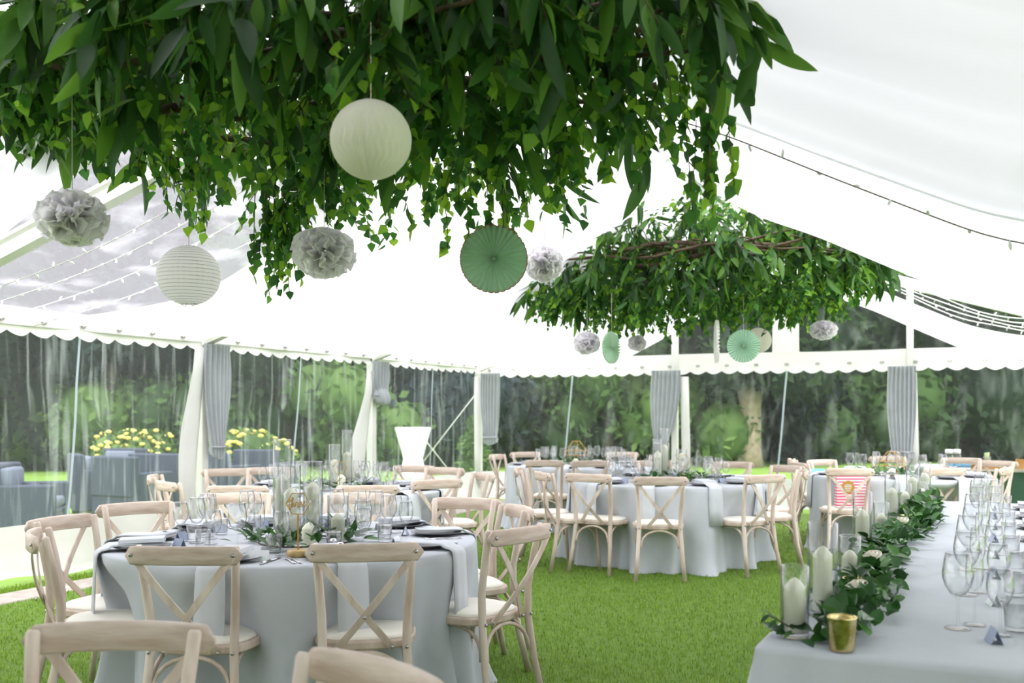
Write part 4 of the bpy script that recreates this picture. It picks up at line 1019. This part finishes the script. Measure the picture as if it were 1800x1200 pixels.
for i in range(8):
    v = .42+i*.61; sn = PL[i]+' place from the front of the long table'; rz = LROT-PI/2
    for nm, me, u, dv, lb, cat, s in (('wine_glass',WG['wine'],.50,0.06,'large empty wine glass','wine glass',1),('wine_glass',WG['wine'],.60,.01,'smaller empty wine glass','wine glass',.86),('champagne_flute',WG['flute'],.545,.13,'slim champagne flute','flute',1),('water_tumbler',WG['tumbler'],.615,-.07+.12,'low water tumbler','tumbler',1)):
        if nm == 'water_tumbler' : dv = .10; u = .66
        o = link(nm, me, None, LT(u+random.uniform(-.01,.01), v+dv+random.uniform(-.01,.01), TZ+.001), 0); o.scale = (s,s,s); tag(o, lb+' at the '+sn, cat, cat+'s along the long table')
    o = link('place_card', card_me if i%2==0 else card_w, None, LT(.59,v-.10,TZ+.001), rz+.25); tag(o, 'folded blue-grey place card at the '+sn, 'place card', 'place cards along the long table')
    o = link('plate', plate_me, None, LT(.835,v,TZ+.001), 0); tag(o, 'dark grey plate at the '+sn, 'plate', 'plates along the long table')
    o = link('folded_napkin', fold_me, None, LT(.835,v,TZ+.012), rz); tag(o, 'folded grey napkin at the '+sn, 'napkin', 'napkins along the long table')

# ---- pink striped bag on its chair
q = P(1494,892,9.80); r = empty('gift_bag', (q.x,q.y,.488), YAW); tag(r, 'pink and white striped paper bag with round gold sticker on a chair', 'bag')
MB().loft([[(-.14,-.05,0),(.14,-.05,0),(.14,.05,0),(-.14,.05,0)],[(-.143,-.05,.17),(.143,-.05,.17),(.136,.03,.17),(-.136,.03,.17)],[(-.145,-.045,.345),(.145,-.045,.345),(.145,.045,.345),(-.145,.045,.345)]], cap=False).build('paper_body', M['stripe'], r, False)
MB().tube([(-.05,-.046,.33),(-.045,-.05,.36),(0,-.052,.352),(.045,-.05,.36),(.05,-.046,.33)], .004, 6).build('handle', mat('pink_cord',(.85,.1,.3),.6), r)
MB().lathe([(.001,0),(.064,0),(.064,.0015),(.001,.0016)], 32).build('sticker', M['goldwire'], r, False, (-.035,-.0512,.20), (PI/2,0,0))
MB().box(-.03,.03,-.0005,.0005,.028,.034).box(-.04,.035,-.0005,.0005,.010,.017).box(-.035,.03,-.0005,.0005,-.010,-.003).box(-.02,.02,-.0005,.0005,-.03,-.023).build('sticker_print', M['whitecard'], r, False, (-.035,-.0545,.19))
# ---- bar table with dark green cloth
bt_ = empty('serving_table', G(1770,12.4), YAW*0); tag(bt_, 'serving table with white top and dark green cloth at the right edge', 'table')
bw = MB(); rings = []
for z,k in ((.70,1.0),(.45,1.01),(.2,1.02),(.005,1.03)):
    ring = []
    for i in range(120):
        t = i/30; s_ = int(t); u = t-s_; c4 = [(-1.05,-.38),(1.05,-.38),(1.05,.38),(-1.05,.38),(-1.05,-.38)]
        x = c4[s_][0]+(c4[s_+1][0]-c4[s_][0])*u; y = c4[s_][1]+(c4[s_+1][1]-c4[s_][1])*u; w = 1+.012*math.sin(i*1.9)*(1-z)
        ring.append((x*k*w, y*k*w, z))
    rings.append(ring)
MB().loft(rings, cap=False).build('green_cloth', M['green_cloth'], bt_); MB().box(-1.06,1.06,-.39,.39,.70,.745,.01).build('white_topper', M['white_top'], bt_, False)
BZ = .747
for i, px in enumerate((1668,1682)):
    r = empty('water_bottle', G(px,12.3,BZ)); tag(r, 'clear bottle with white cap on the serving table, %s of two'%('left','right')[i], 'bottle')
    MB().lathe([(.001,0),(.045,0),(.048,.01),(.048,.12),(.045,.15),(.036,.17)], 18).build('bottle_body', M['vase'], r)
    MB().lathe([(.049,.012),(.0495,.014),(.0495,.062),(.049,.064)], 18).build('label_band', M['bluewrap'], r)
    MB().lathe([(.037,.168),(.045,.17),(.045,.215),(.038,.222),(.001,.223)], 18).build('cap', M['white_top'], r)
o = MB().box(-.10,.10,-.06,.06,0,.055,.012).build('packet', M['bluewrap'], None, True, G(1697,12.3,BZ)); tag(o, 'low blue and white packet right of the two bottles', 'packet')
r = empty('straw_cup', G(1735,11.95,BZ+.035)); tag(r, 'small cup full of striped straws on a wooden tray', 'cup')
MB().lathe([(.001,0),(.032,0),(.042,.11),(.040,.11),(.031,.006),(.001,.005)], 18).build('cup_body', M['vase'], r)
for i in range(12):
    a = i*2.4; rr = .008+.0018*i; MB().tube([(rr*.6*math.cos(a),rr*.6*math.sin(a),.008),(rr*1.25*math.cos(a),rr*1.25*math.sin(a),.155+.004*(i%3))], .0036, 6).build('straw', M['straw'], r)
r = empty('wooden_tray', G(1735,11.95,BZ)); tag(r, 'shallow wooden tray under the straw cup', 'tray')
MB().box(-.17,.17,-.12,.12,0,.008).build('tray_base', M['brownwood'], r, False)
for a in ((-.17,.17,-.125,-.115),(-.17,.17,.115,.125),(-.175,-.165,-.12,.12),(.165,.175,-.12,.12)): MB().box(*a,.0,.045).build('rim', M['brownwood'], r, False)
r = empty('wooden_box', G(1797,11.9,BZ)); tag(r, 'amber wooden box cut by the right edge of the picture', 'box')
for a in ((-.07,.07,-.07,-.06),(-.07,.07,.06,.07),(-.07,-.06,-.06,.06),(.06,.07,-.06,.06)): MB().box(*a,0,.115).build('side_panel', M['brownwood'], r, False)
MB().box(-.06,.06,-.06,.06,0,.01).build('box_base', M['brownwood'], r, False)

# ============================================================ HANGING FOLIAGE
LT_ = leaf_template(.215, .052, 8, .16, .75, .85); BT = birch_template(.052)
def foliage(cx, cyy, ax, ay, zbot, ztop, nl, nb, label, lsz=1.0, lbias=None, seed=3, trails=()):
    random.seed(seed); root = empty('hanging_foliage', (cx,cyy,zbot(0,0))); tag(root, label, 'hanging foliage', 'leafy ceiling installations'); O = root.location
    twl = []; L1 = []; L2 = []
    # frame of real branches
    br = MB()
    for i in range(12):
        y = (i-5.5)/5.5*ay*.75; w = ax*math.sqrt(max(.1,1-(y/ay)**2)); zz = (zbot(0,0)+ztop(0))/2-.06
        br.tube([(x*w, y+.08*math.sin(x*4+i), zz-O.z+.06*math.sin(x*5+i*2)+.05*(i%3)) for x in [-1+.2*k for k in range(11)]], [.007+.008*math.sin(PI*k/10)*(1+i%2) for k in range(11)], 6)
    for i in range(8):
        x = -ax*.85+i*ax*.24; h = ay*math.sqrt(max(.1,1-(x/ax)**2)); br.tube([(x+.04*math.sin(k),-h+2*h*k/5, (zbot(0,0)+ztop(0))/2-O.z+.03*math.sin(k*2)) for k in range(6)], .008, 6)
    for sx in (-.7,.7):   # suspension wires up to the ridge
        br.tube([(sx*ax*.5,0,(zbot(0,0)+ztop(0))/2-O.z),(sx*ax*.35,0,roof_z(cx+sx*ax*.35)-O.z-.02)], .004, 5)
    br.build('branches', M['bark'], root)
    def pick():
        while True:
            x, y = random.uniform(-1,1), random.uniform(-1,1)
            if x*x+y*y < 1: return x, y
    while len(L1) < nl:
        x, y = pick(); zb = zbot(x,y); zt_ = ztop(x); 
        u = random.random(); z = zb+.30*lsz+(zt_-zb-.30*lsz)*u
        if lbias and random.random() > lbias(x,y): continue
        out = Vector((x*.7+random.uniform(-.7,.7), y*.7+random.uniform(-.7,.7), -.1)); 
        sprig((x*ax, y*ay, z-O.z), out, .34*lsz, 8, .22, L1, (.7*lsz,1.2*lsz), .95, twl)
    while len(L2) < nb:
        x, y = pick(); zb = zbot(x,y); u = random.random()**1.5; z = zb+.13+(ztop(x)-zb-.1)*u
        sprig((x*ax, y*ay, z-O.z), Vector((random.uniform(-1,1),random.uniform(-1,1),-.15)), random.uniform(.20,.36), 11, .16, L2, (.8*lsz,1.35*lsz), 1.1, twl if random.random()<.5 else None)
    for (tx,ty,tz,n) in trails:
        for k in range(n):
            sprig((tx+random.uniform(-.10,.10)-O.x, ty+random.uniform(-.10,.10)-O.y, tz-O.z), Vector((random.uniform(-.2,.2),random.uniform(-.2,.2),-1)), random.uniform(.18,.36), 10, .35, L2, (.8,1.2), 1.0, twl)
    tw = MB()
    for pts in twl: tw.tube(pts[::3]+[pts[-1]] if len(pts)%3 != 1 else pts[::3], .0022, 3)
    tw.build('twigs', M['bark'], root)['kind'] = 'stuff'
    def keep(e):                 # stay below the roof and out of the sky
        w = Vector(e[0])+O; return w.z < roof_z(w.x)-.06
    L1 = [e for e in L1 if keep(e)]; L2 = [e for e in L2 if keep(e)]
    def score(e): w = Vector(e[0])+O; return (w-cam.location).length + (w.z-O.z)*1.2
    L1.sort(key=score); L2.sort(key=score)
    leaf_parts('long_leaf', LT_, L1[:300], M['longleaf'], root); leaf_parts('birch_leaf', BT, L2[:300], M['birch'], root)
    o = link('long_leaves', mass_mesh('long_leaves', LT_, L1[300:], M['longleaf']), root); o['kind'] = 'stuff'
    o = link('birch_leaves', mass_mesh('birch_leaves', BT, L2[300:], M['birch']), root); o['kind'] = 'stuff'
t1 = P(490,345,4.4); t2 = P(862,330,4.0); t3 = P(1250,200,3.3); t4 = P(330,270,4.6)
foliage(XRIDGE-.09, 3.21, 1.58, .78, lambda x,y: 2.36-.09*y+.25*abs(x)**3+(-.18*x if x < 0 else -.12*x), lambda x: 3.05-.1*x*x, 1600, 6600,
  'nearer leafy installation hanging from the ridge, with long chestnut leaves and birch sprays', 1.0, lambda x,y: .22+.78*max(0,min(1,.4-1.0*y+.6*max(0,x))), 3,
  [(t1.x,t1.y,t1.z,16),(P(485,385,4.4).x,P(485,385,4.4).y,P(485,385,4.4).z,4),(t2.x,t2.y,t2.z,4),(t3.x,t3.y,t3.z,8),(t4.x,t4.y,t4.z,6)])
foliage(XRIDGE-.1, 9.6, 1.72, .85, lambda x,y: 2.32+.22*abs(x)**3+.03*math.sin(x*9), lambda x: 3.60-.45*abs(x), 2300, 8500,
  'farther leafy installation hanging from the ridge above the middle table', 1.0, None, 5, [tuple(P(1080,545,9.6))+(4,), tuple(P(1460,530,9.3))+(5,), tuple(P(1300,540,9.5))+(4,)])
random.seed(21)

# ============================================================ PAPER DECORATIONS
def hang(root, length, twine=True, x=0): MB().tube([(x,0,0),(x,0,length)], .0018, 5).build('string', M['twine' if twine else 'wire'], root)
def pompom(loc, R_, label, sl_=.5, flat=.85):
    root = empty('tissue_pompom', loc, random.random()*6); tag(root, label, 'paper pompom', 'white tissue pompoms')
    mb = MB(); n = 110
    for i in range(n):
        z = 1-2*(i+.5)/n; a = i*2.39996; rr = math.sqrt(1-z*z); d = Vector((rr*math.cos(a), rr*math.sin(a), z))
        t1 = d.cross(rv()).normalized(); t2 = d.cross(t1); ph = random.random()*6; w0 = R_*random.uniform(.42,.62); L0 = R_*random.uniform(.9,1.04)
        def fn(u,v,d=d,t1=t1,t2=t2,ph=ph,w0=w0,L0=L0):
            uu = u-.5; w = w0*(.35+.65*v)
            q = d*(L0*(.30+.70*v) - .30*R_*uu*uu*4*v*.6) + t1*(w*uu*1.7) + t2*(R_*(.12*math.sin(uu*9+ph)*v + .20*(v*v)*math.cos(ph)+.05*math.sin(uu*23+ph*2)*v*v))
            return (q.x, q.y, q.z*flat)
        mb.grid(fn, 9, 5)
    mb.build('tissue_petals', M['tissue'], root); hang(root, sl_, False)
def honeycomb(loc, R_, label, sl_=.4):
    root = empty('honeycomb_ball', loc, YAW); tag(root, label, 'paper ball')
    def fn(u,v):
        th = PI*v; k = 30; band = math.sin(v*PI*11); zig = abs(((u*k+.25*band)%1)*2-1)-.5
        rr = R_*(1+.045*zig*math.sin(th)); cr = 1-.10*math.exp(-((u-.742)*2*PI/.09)**2)*max(0,math.cos(th-PI*.75))
        return (rr*cr*math.sin(th)*math.cos(2*PI*u), rr*cr*math.sin(th)*math.sin(2*PI*u), R_*math.cos(th)*.99)
    MB().grid(fn, 180, 45, True).build('honeycomb_tissue', M['honey'], root); hang(root, sl_, True)
def lantern(loc, R_, label, sl_=.5):
    root = empty('paper_lantern', loc); tag(root, label, 'paper lantern'); n = 20; prof = []
    for i in range(n*4+1):
        t = .30+(PI-.62)*i/(n*4); b = 1+.016*abs(math.sin(PI*i/4)); prof.append((R_*math.sin(t)*b, R_*math.cos(t)*.97))
    MB().lathe(prof, 40).build('ribbed_paper', M['lantern'], root)
    mb = MB()
    for i in range(0,n*4+1,4):
        r_, z = prof[i]; mb.tube([(r_*1.0*math.cos(a), r_*math.sin(a), z) for a in [2*PI*j/32 for j in range(33)]], .0012, 4)
    mb.build('wire_hoops', M['wire'], root)['kind'] = 'stuff'
    zb = prof[-1][1]; rb = prof[-1][0]
    MB().tube([(-rb,0,zb),(-rb*.5,0,zb-.012),(0,0,zb+.02),(rb*.5,0,zb-.012),(rb,0,zb)], .002, 5).tube([(0,-rb,zb),(0,0,zb+.02),(0,rb,zb)], .002, 5).build('wire_stretcher', M['wire'], root)
    hang(root, sl_, True)
def fan(loc, R_, label, rz, mk='mint', trim=True, sl_=.35, tilt=0, pl=34):
    root = empty('paper_fan', loc, rz); root.rotation_euler = (0,tilt,rz); tag(root, label, 'paper fan', 'pleated paper fans')
    n = pl*2; rings = []
    for rr in (.05,.25,.5,.75,.93,1.0):
        ring = []
        for i in range(n*2):
            a = 2*PI*i/(n*2); ridge = (1 if (i//1)%4 == 0 else (-1 if i%4 == 2 else 0)); sc = 1-.022*(1-abs(ridge)) if rr == 1 else 1
            if rr == 1.0: sc = 1 + (.0 if ridge == 0 else -.02)
            ring.append((R_*rr*sc*math.cos(a), ridge*(.004+.0105*rr), R_*rr*sc*math.sin(a)))
        rings.append(ring)
    MB().loft(rings, cap=True).build('pleated_paper', M[mk], root, False)
    if trim:
        mb = MB(); last = rings[-1]; m = len(last)
        mb.tube([(x*1.006,y,z*1.006) for x,y,z in last]+[tuple(last[0])], .0022, 4); mb.build('foil_edge', M['redtrim'], root)
    MB().lathe([(.001,.004),(R_*.05,.003),(R_*.055,0),(R_*.05,-.003),(.001,-.004)], 12).build('centre_disc', M[mk], root, True, (0,0,0), (PI/2,0,0))
    MB().tube([(0,0,R_*.98),(0,0,R_+sl_)], .0016, 5).build('string', M['twine'], root)
honeycomb(P(652,246,2.95), .118, 'ivory honeycomb paper ball hanging before the near foliage', .35)
pompom(P(127,383,3.6), .128, 'white tissue pompom at far left, before the roof beam', .75, .80)
pompom(P(570,443,4.1), .135, 'white tissue pompom between the round lantern and the green fan', .55, .80)
pompom(P(957,463,5.1), .102, 'white tissue pompom half behind the large green fan', .65, .95)
lantern(P(332,484,4.6), .142, 'white ribbed paper lantern hanging left on red twine', .62)
fan(P(868,455,3.9), .132, 'large sage green pleated fan with coppery edge, hanging in the centre', YAW+.02, 'mint', True, .32)
pompom(P(1032,603,9.4), .130, 'faint white pompom left of the small green fan, far group', .6)
fan(P(1075,611,9.2), .150, 'small sage green fan turned partly away under the far foliage', YAW+.92, 'mint', False, .35)
pompom(P(1120,603,9.9), .095, 'smallest faint white pompom right of the small green fan', .6)
fan(P(1260,600,9.2), .200, 'white pleated fan seen edge-on under the far foliage', YAW+1.45, 'lantern', False, .3)
fan(P(1307,608,9.0), .150, 'pale mint pleated fan in the far group, fully open', YAW-.05, 'palemint', False, .3)
honeycomb(P(1333,598,9.7), .125, 'white honeycomb ball half behind the pale mint fan', .5)
pompom(P(1448,580,9.2), .128, 'white tissue pompom at the right end of the far foliage', .45, .72)
